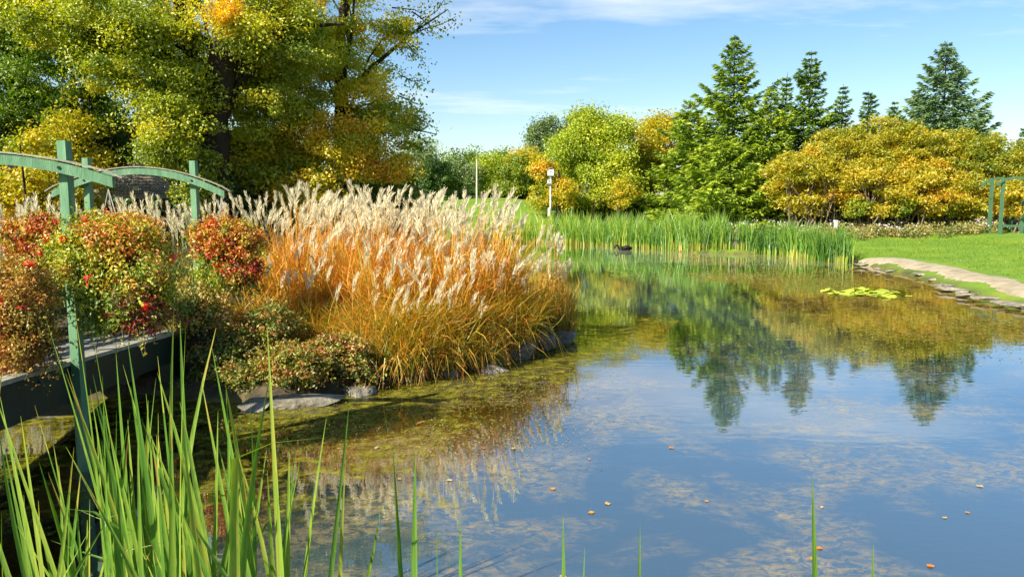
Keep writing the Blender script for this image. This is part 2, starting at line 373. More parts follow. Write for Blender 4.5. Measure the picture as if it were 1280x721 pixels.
# ------------------------------------------------------------------ water
def water_material():
    m, n, l, out = new_mat('pond_water')
    g = n.new("ShaderNodeNewGeometry")
    mp = n.new("ShaderNodeMapping"); mp.inputs['Scale'].default_value = (1.0, 1.0, 1.0); l.new(g.outputs['Position'], mp.inputs[0])
    def noise(sc, det=5, rough=0.6, dist=0.0, src=mp):
        t = n.new("ShaderNodeTexNoise"); t.inputs['Scale'].default_value = sc; t.inputs['Detail'].default_value = det
        t.inputs['Roughness'].default_value = rough; t.inputs['Distortion'].default_value = dist
        l.new(src.outputs[0], t.inputs['Vector']); return t.outputs['Fac']
    def attr(nm):
        a = n.new("ShaderNodeAttribute"); a.attribute_name = nm; return a.outputs['Fac']
    def mth(op, a, b=None, clamp=False):
        x = n.new("ShaderNodeMath"); x.operation = op; x.use_clamp = clamp
        for i, v in enumerate((a, b)):
            if v is None: continue
            if isinstance(v, (int, float)): x.inputs[i].default_value = v
            else: l.new(v, x.inputs[i])
        return x.outputs[0]
    # ripples
    mr = n.new("ShaderNodeMapping"); mr.inputs['Scale'].default_value = (0.55, 1.5, 1); mr.inputs['Rotation'].default_value = (0, 0, R(-14)); l.new(g.outputs['Position'], mr.inputs[0])
    b1 = n.new("ShaderNodeBump"); b1.inputs['Strength'].default_value = 0.09; b1.inputs['Distance'].default_value = 0.014
    l.new(noise(3.2, 3, 0.5, 0.3, mr), b1.inputs['Height'])
    # floating algae: patchiness from noise, amount from the mesh attributes
    fine = noise(5.0, 9, 0.75, 0.4); broad = noise(0.9, 6, 0.65)
    pat = mth('ADD', mth('MULTIPLY', fine, 0.6), mth('MULTIPLY', broad, 0.4))
    def patch(amount, soft=9.0):
        return mth('MULTIPLY', mth('SUBTRACT', mth('ADD', pat, amount), 1.0), soft, True)
    olive = patch(attr("olive")); brown = patch(attr("brown"), 6.0); film = patch(attr("film"), 4.0)
    # drifting drifts of weed near the surface
    mw_ = n.new("ShaderNodeMapping"); mw_.inputs['Scale'].default_value = (1.0, 1.5, 1); mw_.inputs['Rotation'].default_value = (0, 0, R(20)); l.new(g.outputs['Position'], mw_.inputs[0])
    wisp = noise(6.5, 10, 0.78, 0.9, mw_); big = noise(0.55, 5, 0.6, 0.5)
    thr2 = mth('MULTIPLY', mth('MULTIPLY', mth('MULTIPLY', mth('SUBTRACT', wisp, 0.44), 7.0, True), mth('MULTIPLY', mth('SUBTRACT', big, 0.455), 7.0, True)), attr("thread"))
    def diff(stops, f):
        r = ramp(n, stops); l.new(f, r.inputs[0]); d = n.new("ShaderNodeBsdfDiffuse"); l.new(r.outputs[0], d.inputs[0]); return d.outputs[0]
    tr = n.new("ShaderNodeBsdfTransparent"); tr.inputs[0].default_value = (0.80, 0.88, 0.84, 1)
    murk = n.new("ShaderNodeBsdfDiffuse"); murk.inputs[0].default_value = (0.125, 0.205, 0.25, 1)
    def mixs(f, a, b):
        x = n.new("ShaderNodeMixShader")
        if isinstance(f, (int, float)): x.inputs[0].default_value = f
        else: l.new(f, x.inputs[0])
        l.new(a, x.inputs[1]); l.new(b, x.inputs[2]); return x.outputs[0]
    s = mixs(attr("murk"), tr.outputs[0], murk.outputs[0])
    s = mixs(mth('MULTIPLY', thr2, 0.85), s, diff([(0.3, (0.20, 0.165, 0.075)), (0.7, (0.36, 0.29, 0.15))], fine))
    fr = n.new("ShaderNodeFresnel"); fr.inputs['IOR'].default_value = 1.45; l.new(b1.outputs[0], fr.inputs['Normal'])
    gl = n.new("ShaderNodeBsdfGlossy"); gl.inputs['Roughness'].default_value = 0.012; gl.inputs['Color'].default_value = (0.95, 0.97, 1, 1); l.new(b1.outputs[0], gl.inputs['Normal'])
    s = mixs(mth('ADD', mth('MULTIPLY', fr.outputs[0], 1.15), 0.22, True), s, gl.outputs[0])
    s = mixs(mth('MULTIPLY', thr2, 0.30), s, diff([(0.3, (0.20, 0.165, 0.075)), (0.7, (0.36, 0.29, 0.15))], fine))
    s = mixs(mth('MULTIPLY', film, 0.40), s, diff([(0.35, (0.14, 0.19, 0.08)), (0.65, (0.36, 0.40, 0.27))], fine))
    s = mixs(mth('MULTIPLY', brown, 0.62), s, diff([(0.40, (0.08, 0.075, 0.015)), (0.55, (0.24, 0.16, 0.03)), (0.68, (0.36, 0.27, 0.08))], fine))
    s = mixs(mth('MULTIPLY', olive, 0.85), s, diff([(0.40, (0.03, 0.035, 0.005)), (0.54, (0.14, 0.13, 0.013)), (0.68, (0.32, 0.28, 0.04))], fine))
    l.new(s, out.inputs[0])
    return m
wx, wy = np.arange(-16, 17.8, 0.3), np.arange(0.6, 56, 0.3)
WX, WY = np.meshgrid(wx, wy); nx = len(wx); ny = len(wy)
I = (np.arange(ny - 1)[:, None] * nx + np.arange(nx - 1)[None, :]).ravel()
D = sdf(WX, WY).ravel()
F = np.stack([I, I + 1, I + nx + 1, I + nx], 1)
keep = (D[F].min(1) < 0.25)
wmb = MB(); wmb.add(np.stack([WX, WY, np.zeros_like(WX)], -1).reshape(-1, 3), F[keep])
wme = wmb.mesh("pond_water", water_material(), smooth=True)
PW = pen_dist(WX, WY); DW = D.reshape(WX.shape)
wob = 0.7 * np.sin(WX * 0.9 + 1) * np.sin(WY * 0.7) + 0.4 * np.sin(WX * 2.3) * np.sin(WY * 2.1 + 2)
vattr(wme, "olive", 0.30 + 0.30 * np.maximum(sstep(4.2, 0.6, PW + wob), 0.80 * sstep(7.5, 3, PW + wob) * sstep(1.2, -1.2, WX)) * sstep(4, 7, WY) + 0.12 * sstep(3.0, 0.2, -DW) * (WX > 3))
rw = sstep(5.0, 9.0, WX + 0.03 * (WY - 20) + wob)
vattr(wme, "brown", 0.30 + 0.30 * rw * (1 - 0.45 * sstep(27, 34, WY)) * sstep(13, 17, WY) + 0.07 * sstep(24, 29, WY) * sstep(1, 5, WX))
vattr(wme, "film", 0.28 + 0.24 * sstep(30, 37, WY + wob) * sstep(1, 6, WX) + 0.10 * sstep(2, 5, WX) * sstep(9, 13, WY))
vattr(wme, "thread", np.clip(sstep(19, 10, WY) * sstep(-3.5, -1, WX + 0.2 * WY - 1.5), 0, 1))
vattr(wme, "murk", np.clip(0.48 * sstep(2.0, 5.0, PW) * sstep(8.5, 5, WX), 0, 1) * sstep(-3.5, -0.5, WX))
tagged(link("pond_water", wme), "still pond water reflecting sky and trees, olive algae along its banks", None, None, "structure")

# ------------------------------------------------------------------ path
pc = [(1045, 316.5), (1085, 317.5), (1130, 322.5), (1165, 329), (1200, 337), (1240, 346), (1280, 355.5), (1340, 370), (1420, 391)]
pts = []
for px, py in pc:
    p = at_z(px, py, 0.45); pts.append(p[:2])
pts = np.array(pts)
tt = np.linspace(0, len(pts) - 1, 90); cen = np.stack([np.interp(tt, np.arange(len(pts)), pts[:, i]) for i in (0, 1)], 1)
kk = np.ones(9) / 9
cs = np.stack([np.convolve(np.pad(cen[:, i], 4, mode='edge'), kk, 'valid') for i in (0, 1)], 1)
Tn = np.gradient(cs, axis=0); Tn /= np.linalg.norm(Tn, axis=1)[:, None]; Nn = np.stack([-Tn[:, 1], Tn[:, 0]], 1)
rg = np.random.default_rng(5)
rows = []
for k, u in enumerate(np.linspace(-1, 1, 9)):
    w = 0.54 * u + (rg.normal(0, 0.06, len(cs)) if k in (0, 8) else 0) + 0.10 * np.sin(np.arange(len(cs)) * 0.35 + k)
    q = cs + Nn * w[:, None] if hasattr(w, '__len__') else cs + Nn * w
    rows.append(np.stack([q[:, 0], q[:, 1], ground_z(q[:, 0], q[:, 1]) + (0.03 if 0 < k < 8 else 0.004)], 1))
Vp = np.stack(rows, 1); n0, n1 = Vp.shape[:2]
I = (np.arange(n0 - 1)[:, None] * n1 + np.arange(n1 - 1)[None, :]).ravel()
pmb = MB(); pmb.add(Vp.reshape(-1, 3), np.stack([I, I + 1, I + n1 + 1, I + n1], 1))
tagged(link("path", pmb.mesh("path", M['dirt'], smooth=True)), "pale trodden dirt path curving along the lawn beside the pond", None, None, "structure")
PATH = cs

# ------------------------------------------------------------------ foliage builders
def unit(v): return v / (np.linalg.norm(v, axis=-1, keepdims=True) + 1e-9)
def add_leaves(mb, rng, P, size, tint, up=0.5, out=None, aspect=0.62, droop=0.0):
    n = len(P)
    N = rng.normal(0, 1, (n, 3)); N[:, 2] += up
    if out is not None: N = N + out
    N = unit(N)
    A = rng.normal(0, 1, (n, 3)); A[:, 2] -= droop
    A = unit(A - (A * N).sum(1, keepdims=True) * N); B = np.cross(N, A)
    s = np.broadcast_to(size, (n,)) * rng.uniform(0.7, 1.3, n)
    L = (A * (s * 0.5)[:, None]); W = B * (s * 0.5 * aspect)[:, None]; c = N * (s * 0.10)[:, None]
    V = np.stack([P - L, P + W * 1.0 - L * 0.15 + c, P + L, P - W * 1.0 - L * 0.15 + c], 1).reshape(-1, 3)
    mb.add(V, np.arange(n * 4).reshape(n, 4), tint)
def in_ball(rng, n, p=2.4):
    d = unit(rng.normal(0, 1, (n, 3))); return d * (rng.random(n) ** (1 / p))[:, None]
def crown(mb, rng, lobes, leaf, clump_r, per, tnoise=0.055, ctn=0.11, up=0.6, flat=0.75, droop=0.0, p=2.4):
    """lobes: (centre, radii, clump count, tint); returns the clumps' centres"""
    cs_ = []
    for c, r, k, t in lobes:
        c = np.array(c, float); r = np.array(r, float)
        u = in_ball(rng, k, p); C = c + u * r
        ct = t + rng.normal(0, ctn, k)
        m = rng.poisson(per, k); idx = np.repeat(np.arange(k), m)
        cr_ = clump_r * rng.uniform(0.55, 1.5, k)
        ub = in_ball(rng, len(idx), 2.0); yw = rng.uniform(0, 6.283, k); el_ = rng.uniform(1.0, 1.9, k)
        ox, oy, oz = ub[:, 0] * el_[idx], ub[:, 1] * 0.9 / np.sqrt(el_[idx]), ub[:, 2] * flat / np.sqrt(el_[idx]) - (0.10 + 0.25 * droop) * (ub[:, 0] * el_[idx]) ** 2 * 0.6
        off = np.stack([ox * np.cos(yw[idx]) - oy * np.sin(yw[idx]), ox * np.sin(yw[idx]) + oy * np.cos(yw[idx]), oz], 1) * (1.75 * cr_[idx])[:, None]
        add_leaves(mb, rng, C[idx] + off, leaf, np.clip(ct[idx] + rng.normal(0, tnoise, len(idx)), 0, 1), up, 0.5 * u[idx] + 0.9 * ub, droop=droop)
        cs_.append(C)
    return np.concatenate(cs_)
def limbs(mb, rng, trunk, C, frac, r0, sag=0.1, lo=0.25):
    """limbs from a trunk polyline to a share of the clump centres"""
    trunk = np.asarray(trunk, float)
    for c in C[rng.random(len(C)) < frac]:
        s = rng.uniform(lo, 0.95); z = s * (len(trunk) - 1); i = int(z); a = trunk[i] + (trunk[min(i + 1, len(trunk) - 1)] - trunk[i]) * (z - i)
        if a[2] > c[2] - 0.1 * np.linalg.norm(c[:2] - a[:2]):
            zz_ = np.clip((c[2] - 0.45 * np.linalg.norm(c[:2] - a[:2]) - trunk[0, 2]) / max(trunk[-1, 2] - trunk[0, 2], 1e-3), 0.15, 0.95) * (len(trunk) - 1)
            i = int(zz_); a = trunk[i] + (trunk[min(i + 1, len(trunk) - 1)] - trunk[i]) * (zz_ - i)
        L = np.linalg.norm(c - a); t = np.linspace(0, 1, 5)[:, None]
        path = a + (c - a) * t + np.array((0, 0, 1.0)) * (sag * L * np.sin(math.pi * t)) + rng.normal(0, 0.03 * L, (5, 3)) * np.sin(math.pi * t)
        mb.tube(path, r0 * (L / 3) ** 0.5 * np.linspace(1, 0.22, 5), 4, cap=False)
def trunk_path(rng, base, top, n=7, wob=0.02):
    t = np.linspace(0, 1, n)[:, None]; base, top = np.array(base, float), np.array(top, float); L = np.linalg.norm(top - base)
    return base + (top - base) * t + rng.normal(0, wob * L, (n, 3)) * np.sin(math.pi * t) * np.array((1, 1, 0))
def tree(name, base, lobes, seed, label, cat, mat, leaf, clump_r, per, trunk_top=None, r=0.2, bark='bark', frac=0.12, group=None, trunks=1, **kw):
    rng = np.random.default_rng(seed)
    o = thing(name, base, label, cat, group)
    cm = MB(); C = crown(cm, rng, lobes, leaf, clump_r, per, **kw)
    tm = MB()
    for k in range(trunks):
        b = np.array(base) + (rng.normal(0, 0.25, 3) * (1, 1, 0) if trunks > 1 else 0) - np.array((0, 0, 0.15))
        top = np.array(trunk_top) if trunk_top is not None else np.array((base[0], base[1], np.percentile(C[:, 2], 85)))
        if trunks > 1: top = top + rng.normal(0, 0.8, 3) * (1, 1, 0.3)
        tp = trunk_path(rng, b, top)
        tm.tube(tp, r * np.array([1.35, 1.0, 0.88, 0.75, 0.6, 0.45, 0.25]) / (1 if trunks == 1 else 1.6), 8)
        limbs(tm, rng, tp, C, frac / trunks, r * 0.16)
    part("trunk", tm, M[bark], o, smooth=True)
    part("crown", cm, M[mat], o)
    return o
def L_(px, py, Y, rx, ry, rd, k, t):
    """a crown lobe: centre pixel and depth, half-widths in photo pixels, half-depth in metres"""
    return (at(px, py, Y), (rx * Y / FPX, rd, ry * Y / FPX), k, t)

# ------------------------------------------------------------------ far deciduous trees
def back_tree(px, ytop, ybase, Y, hw, seed, label, mat, t, name="deciduous_tree", cat="tree", n=70, per=170, leaf=0.17, lobes=None, r=0.22, bark='bark', cr=0.55, frac=0.14, lift=0.16, **kw):
    base = drop(px, ybase, Y)
    if lobes is None:
        h = ybase - ytop; y0 = ytop + h * (1 - lift) / 2
        rng = np.random.default_rng(seed + 900)
        lobes = [L_(px, y0, Y, hw * 0.78, h * (1 - lift) / 2 * 0.88, hw * Y / FPX * 0.7, n // 2, t)]
        for q in range(7):
            a = rng.uniform(0, 6.28)
            lobes.append(L_(px + hw * 0.55 * math.cos(a), y0 + h * 0.26 * math.sin(a), Y + rng.uniform(-1, 1), hw * 0.36, h * 0.18, hw * Y / FPX * 0.4, n // 10, t + rng.normal(0, 0.08)))
    return tree(name, base, lobes, seed, label, cat, M and mat, leaf, cr, per, r=r, bark=bark, frac=frac, **kw)

back_tree(545, 196, 250, 66, 22, 11, "dark dense evergreen tree beside the golden poplar, nearest the hill", 'green', 0.12, "evergreen_tree", n=80, per=170, leaf=0.14, cr=0.35)
back_tree(577, 196, 250, 67, 24, 12, "silvery green young tree between the dark evergreen and the pale pole", 'greygreen', 0.6, n=70, per=130, leaf=0.16, cr=0.4)
back_tree(528, 170, 250, 70, 24, 13, "pale grey-green wispy tree half hidden behind the golden poplar", 'greygreen', 0.65, n=55, per=110, leaf=0.16, cr=0.45)
back_tree(613, 194, 246, 69, 24, 14, "rounded bright green tree directly behind the bare pale pole", 'green', 0.72, n=80, per=160, leaf=0.18, cr=0.5)
back_tree(650, 188, 252, 68, 32, 15, "broad yellow-green tree at the foot of the grassy rise", 'goldgreen', 0.22, n=100, per=170, leaf=0.17, cr=0.5,
          lobes=[L_(652, 221, 68, 31, 28, 2.1, 80, 0.30), L_(655, 199, 68, 18, 13, 1.2, 20, 0.58), L_(634, 232, 67, 15, 13, 1.2, 18, 0.34)])
back_tree(698, 196, 264, 57.0, 16, 16, "small golden yellow tree just behind the birdhouse pole", 'goldgreen', 0.78, n=90, per=150, leaf=0.15, cr=0.33,
          lobes=[L_(704, 240, 57.0, 15, 20, 0.8, 50, 0.62), L_(676, 246, 57.0, 14, 15, 0.7, 26, 0.60), L_(680, 210, 57.0, 11, 17, 0.7, 26, 0.76)])
for px, yt, hw, sd, lb in ((678, 142, 20, 17, "tall thin grey-green poplar left behind the golden tree, its top ragged"), (712, 136, 18, 18, "tall grey-green poplar with a pointed top rising above the green trees")):
    back_tree(px, yt, 262, 74, hw, sd, lb.replace(" left", ""), 'greygreen', 0.5, "poplar_tree", n=60, per=110, leaf=0.2, cr=0.5,
              lobes=[L_(px, 205, 74, hw * 1.1, 50, 1.3, 50, 0.45)] + [L_(px + dx * hw / 20, y, 74, 6, 20, 0.6, 12, 0.5) for dx, y in ((-12, 176), (1, 162), (11, 170))])
back_tree(742, 140, 268, 60, 52, 19, "large rounded green tree with a forked pale trunk above the reeds", 'green', 0.85, n=150, per=190, leaf=0.18, cr=0.6, bark='pale_bark',
          lobes=[L_(742, 205, 60, 50, 56, 2.8, 130, 0.85), L_(735, 158, 60, 22, 20, 1.3, 34, 0.85), L_(770, 165, 60, 18, 20, 1.2, 26, 0.9), L_(712, 190, 59, 22, 26, 1.2, 30, 0.8), L_(770, 225, 58.5, 26, 26, 1.2, 36, 0.92)])
back_tree(818, 145, 268, 63, 36, 20, "tall ochre-yellow tree between the large green tree and the spruces", 'goldgreen', 0.55, n=130, per=180, leaf=0.18, cr=0.55,
          lobes=[L_(818, 190, 63, 34, 44, 2.2, 90, 0.58), L_(800, 225, 62, 26, 34, 1.4, 46, 0.42), L_(826, 160, 63, 18, 16, 1.2, 24, 0.64)])
back_tree(775, 222, 268, 57, 24, 21, "low yellow-leaved sapling in front of the ochre tree above the reeds", 'goldgreen', 0.62, "sapling", n=34, per=120, leaf=0.14, cr=0.35)
for i, (px, yt, hw, t, lb) in enumerate(((590, 186, 26, 0.5, "distant green tree on the skyline above the silvery tree"), (632, 184, 22, 0.6, "distant green tree on the skyline above the rounded green tree"), (562, 190, 20, 0.4, "distant dark green tree on the skyline beside the wispy tree"),
                                       (662, 182, 24, 0.5, "distant tree on the skyline beneath the tall poplars"), (880, 215, 40, 0.3, "dim green tree filling the gap behind the tallest spruce"), (975, 205, 36, 0.35, "dim green tree behind the sumacs and the slim spruce"))):
    back_tree(px, yt, 262, 88, hw, 30 + i, lb, 'green', t, n=46, per=100, leaf=0.26, cr=0.7)

# ------------------------------------------------------------------ spruces
def spruce(px, ytop, ybase, Y, hw, seed, label, mat='spruce', t=0.42, open_=1.0, skirt=0.0, group=None):
    rng = np.random.default_rng(seed)
    base = drop(px, ybase, Y); top = at(px, ytop, Y); H = top[2] - base[2]; Rm = hw * Y / FPX
    o = thing("spruce_tree", base, label, "spruce", group)
    tm, cm = MB(), MB()
    lean = rng.normal(0, 0.01 * H, 2)
    tp = np.array([(base[0] + lean[0] * s, base[1] + lean[1] * s, base[2] - 0.1 + (H + 0.05) * s) for s in np.linspace(0, 1, 8)])
    tm.tube(tp, H * 0.013 * np.linspace(1.2, 0.08, 8), 6)
    z = 0.05 * H; P, S, T, D_ = [], [], [], []
    pw = rng.uniform(0.82, 1.0)
    while z < H * 0.985:
        s = z / H
        nb = rng.integers(4, 8)
        a0 = rng.uniform(0, 6.28)
        Lw = 1.26 * Rm * (1 - s) ** pw * (0.82 + 0.30 * rng.random()) * (1.0 if s > 0.15 else 0.8 + s) + 0.10
        for k in range(nb):
            a = a0 + k * 6.283 / nb + rng.normal(0, 0.22); L = Lw * rng.uniform(0.45, 1.2) * (1.12 if rng.random() < 0.12 else 1)
            el = 0.55 * s - 0.18 + rng.normal(0, 0.07)
            d = np.array((math.cos(a), math.sin(a)))
            u = np.linspace(0, 1, 7)
            rr = L * u; zz_ = L * (el * u - 0.22 * (1 - s) * np.sin(u * 2.6) + 0.20 * u ** 3)
            pth = np.stack([tp[0, 0] + lean[0] * s + d[0] * rr, tp[0, 1] + lean[1] * s + d[1] * rr, base[2] + z + zz_], 1)
            if L > 0.5: tm.tube(pth[:6], max(0.012, 0.018 * L) * np.linspace(1, 0.3, 6), 3, cap=False)
            m = int(9 + 27 * L * open_)
            v = rng.random(m) ** 0.62
            q = np.stack([np.interp(v, u, pth[:, i]) for i in range(3)], 1)
            wid = 0.36 * L * (1.05 - v) * rng.normal(0, 1, m)
            q[:, 0] += -d[1] * wid; q[:, 1] += d[0] * wid; q[:, 2] += -0.05 * np.abs(wid) - np.abs(rng.normal(0, 0.06, m))
            dirv = np.stack([d[0] + -d[1] * np.sign(wid) * 0.7, d[1] + d[0] * np.sign(wid) * 0.7, np.full(m, -0.25)], 1)
            P.append(q); D_.append(dirv); S.append(np.full(m, min(0.27 + 0.085 * L, 0.46))); T.append(np.clip(t + rng.normal(0, 0.10) + rng.normal(0, 0.10, m) + 0.18 * (v - 0.5), 0, 1))
        z += (H * 0.014 + 0.10 + 0.16 * rng.random()) * (1.15 - 0.4 * (1 - s))
    P, D_, S, T = np.concatenate(P), unit(np.concatenate(D_)), np.concatenate(S), np.concatenate(T)
    # each spray: three narrow needled twigs fanning from one point
    for da, ls in ((0.0, 1.0), (0.55, 0.72), (-0.55, 0.72)):
        c, s_ = math.cos(da), math.sin(da)
        A = np.stack([D_[:, 0] * c - D_[:, 1] * s_, D_[:, 0] * s_ + D_[:, 1] * c, D_[:, 2] + rng.normal(0, 0.22, len(P))], 1); A = unit(A)
        N = unit(rng.normal(0, 0.5, (len(P), 3)) + (0, 0, 1)); B = unit(np.cross(A, N))
        l = (S * ls * rng.uniform(0.7, 1.25, len(P)))[:, None]
        V = np.stack([P, P + A * l * 0.45 + B * l * 0.14, P + A * l, P + A * l * 0.45 - B * l * 0.14], 1).reshape(-1, 3)
        cm.add(V, np.arange(len(V)).reshape(-1, 4), T)
    part("trunk", tm, M['bark'], o, smooth=True)
    part("crown", cm, M[mat], o)
    return o
spruce(914, 44, 270, 57, 94, 40, "tallest spruce with spreading open branches behind the reeds", t=0.54, open_=1.35)
spruce(862, 120, 270, 58, 52, 41, "shorter spruce tucked between the ochre tree and the tallest spruce", t=0.62)
spruce(958, 110, 272, 54.5, 62, 42, "bright green bushy spruce in front of the slim dark spruce", t=0.66)
spruce(905, 168, 273, 53, 76, 51, "low spreading spruce whose skirt of boughs meets the reeds", t=0.66)
spruce(1006, 62, 268, 58, 48, 43, "slim dark spruce just right of the tallest one, above the sumacs".replace("just right of", "second in height to"), t=0.40)
spruce(975, 90, 268, 60, 26, 44, "thin spire of spruce between the tallest and the slim dark spruce", t=0.42)
spruce(1047, 104, 268, 62, 34, 45, "small spruce with sparse upturned boughs above the sumacs", t=0.38)
spruce(1080, 112, 268, 62, 33, 46, "small compact dark spruce with a pointed top above the sumacs", t=0.30)
spruce(1112, 126, 268, 66, 28, 47, "little spruce top showing between the compact one and the blue-green one", t=0.38)
spruce(1173, 50, 268, 56, 80, 48, "large broad blue-green spruce standing alone behind the sumacs", 'bluespruce', t=0.5, open_=1.3)
spruce(1218, 140, 268, 66, 26, 49, "small blue-green spruce top beside the large blue-green spruce", 'bluespruce', t=0.42)
spruce(1271, 160, 268, 78, 16, 50, "far small spruce alone at the edge of the sky over the sumacs", 'bluespruce', t=0.5)

# ------------------------------------------------------------------ sumacs
def sumac(px, yc, Y, rx, ry, seed, label, t, n=60, ybase=270):
    rng = np.random.default_rng(seed)
    base = drop(px, ybase, Y)
    o = thing("sumac_tree", base, label, "sumac", "orange sumacs in a row behind the lawn")
    cm, tm = MB(), MB()
    c = at(px, yc + 12, Y); r = np.array((rx * Y / FPX, 2.1, (ry + 10) * Y / FPX)); n = int(n * 1.65)
    u = in_ball(rng, n, 3.2); C = c + u * r
    ct = t - 0.02 + rng.normal(0, 0.13, n) + 0.10 * (u[:, 2] < 0)
    m = rng.poisson(104, n); idx = np.repeat(np.arange(n), m)
    ang = rng.uniform(0, 6.283, len(idx)); rad = 0.62 * np.sqrt(rng.random(len(idx)))
    off = np.stack([np.cos(ang) * rad, np.sin(ang) * rad, 0.05 - 0.45 * rad ** 2 + rng.normal(0, 0.14, len(idx))], 1)
    add_leaves(cm, rng, C[idx] + off, 0.205, np.clip(ct[idx] + rng.normal(0, 0.06, len(idx)), 0, 1), 1.3, aspect=0.42, droop=0.5)
    k = max(6, n // 7)
    for q in range(k):
        b = np.array(base) + np.array((rng.uniform(-0.5, 0.5) * r[0], rng.uniform(-0.8, 0.8), -0.1))
        tgt = C[rng.integers(n)]
        mid = (b + tgt) / 2 + np.array((0, 0, 0.12 * np.linalg.norm(tgt - b)))
        tt_ = np.linspace(0, 1, 6)[:, None]; pth = (1 - tt_) ** 2 * b + 2 * tt_ * (1 - tt_) * mid + tt_ ** 2 * tgt
        tm.tube(pth, np.linspace(0.06, 0.02, 6), 5, cap=False)
        for w in range(4):
            t2 = C[np.argsort(np.linalg.norm(C - tgt, axis=1))[rng.integers(1, 6)]]
            a = pth[rng.integers(2, 5)]
            tm.tube(np.stack([a, (a + t2) / 2 + (0, 0, 0.1), t2]), np.linspace(0.03, 0.012, 3), 4, cap=False)
    part("trunk", tm, M['pale_bark'], o, smooth=True)
    part("crown", cm, M['sumac'], o)
for i, (px, yc, Y, rx, ry, t, n, lb) in enumerate((
        (1006, 214, 49.5, 46, 32, 0.44, 80, "sumac at the spruce end of the row, with bare forked stems"),
        (1052, 196, 50, 48, 38, 0.38, 96, "second sumac from the spruce end, crown rising to yellow"),
        (1098, 188, 50.5, 50, 40, 0.42, 104, "tallest domed orange sumac in the middle of the row"),
        (1146, 190, 50, 48, 40, 0.36, 100, "yellow-orange sumac standing in front of the large blue-green spruce"),
        (1088, 220, 48.5, 46, 24, 0.47, 66, "low deep orange sumac at the front of the row above the white flowers"),
        (1150, 222, 48.3, 48, 24, 0.50, 70, "reddest low sumac at the front, beneath the blue-green spruce"),
        (1196, 200, 50, 48, 38, 0.28, 92, "olive-yellow sumac next to the blue-green spruce trunk"),
        (1240, 204, 50, 46, 36, 0.24, 86, "greenish sumac behind the green arbor"),
        (1288, 206, 50, 48, 34, 0.22, 80, "greenish sumac at the far end of the row past the arbor"),
        (1210, 232, 48.4, 36, 18, 0.40, 40, "small low sumac of yellow and orange leaves beside the arbor post"),
        (1282, 236, 45.0, 30, 13, 0.52, 26, "small orange sumac leaning across the green arbor"))):
    sumac(px, yc, Y, rx, ry, 60 + i, lb, t, n)
# dense dark undergrowth behind the stems
for i, (px, h_, t_) in enumerate(((1072, 13, 0.4), (1101, 9, 0.62), (1128, 15, 0.34), (1160, 10, 0.55), (1186, 14, 0.4), (1226, 12, 0.5))):
    Yb = 47.7 + 0.3 * math.sin(i * 2.2); bb = drop(px, 272, Yb)
    tree("shrub", bb, [L_(px, 272 - h_, Yb, 15, h_, 0.6, 26, t_)], 700 + i, ("low leafy bush at the sumacs' feet, beside the white marker post", "small yellow bush under the low orange sumac", "taller olive bush under the middle sumacs behind the lawn border", "small golden bush beneath the reddest sumac", "round olive bush below the olive-yellow sumac", "loose bush beside the arbor post")[i], "shrub", 'goldgreen', 0.14, 0.22, 70, r=0.05, frac=0.2, trunks=2)
rng = np.random.default_rng(77)
um = MB()
lob = [L_(x, 254 + 5 * math.sin(x), 52.5, 30, 18, 1.0, 12, 0.22) for x in range(985, 1340, 28)]
crown(um, rng, lob, 0.20, 0.42, 120, ctn=0.15)
tagged(link("undergrowth", um.mesh("undergrowth", M['oliveg'])), "dark leafy undergrowth between the sumac stems", None, None, "stuff")
um = MB()
lob = [L_(x, 262, 61, 26, 12, 1.0, 14, 0.16) for x in range(690, 1000, 24)] + [L_(x, 243, 72, 24, 8, 1.0, 10, 0.3) for x in range(530, 690, 24)]
crown(um, rng, lob, 0.20, 0.42, 100, ctn=0.12)
tagged(link("undergrowth", um.mesh("undergrowth", M['green'])), "shaded thicket under the far trees behind the reeds", None, None, "stuff")

# ------------------------------------------------------------------ flower border
def border(name, spans, seed, label, mat, leaf, n_per, bl, blm='petal', hh=0.55):
    rng = np.random.default_rng(seed)
    fm, bm_ = MB(), MB()
    for (x0, x1, y, Y) in spans:
        k = int((x1 - x0) / 5)
        for q in range(k):
            p = drop(rng.uniform(x0, x1), y, Y + rng.normal(0, 0.6)); h = hh * rng.uniform(0.5, 1.4)
            P = p + rng.normal(0, 1, (n_per, 3)) * (0.24, 0.24, 0.0) + np.stack([np.zeros(n_per), np.zeros(n_per), h * rng.random(n_per)], 1)
            add_leaves(fm, rng, P, leaf, np.clip(rng.uniform(0.2, 0.9) + rng.normal(0, 0.12, n_per), 0, 1), 0.4)
            if rng.random() < bl:
                m = rng.integers(5, 22); Q = p + rng.normal(0, 1, (m, 3)) * (0.2, 0.2, 0.08) + (0, 0, h)
                add_leaves(bm_, rng, Q, 0.10, rng.uniform(0, 1, m), 0.5, aspect=0.9)
    o = tagged(link(name, fm.mesh(name, M[mat])), label, None, None, "stuff")
    part("blossoms", bm_, M[blm], o, kind="stuff")
border("flower_border", [(975, 1240, 268, 48.0), (990, 1240, 274, 46.6), (1040, 1260, 278, 45.8)], 80, "mixed border of pale flowers and foliage at the lawn's edge under the sumacs", 'oliveg', 0.13, 90, 0.22)
border("flower_border", [(850, 990, 270, 50.5), (870, 985, 272, 49)], 81, "line of white and pink flowers below the spruces behind the reeds", 'green', 0.13, 80, 0.75)

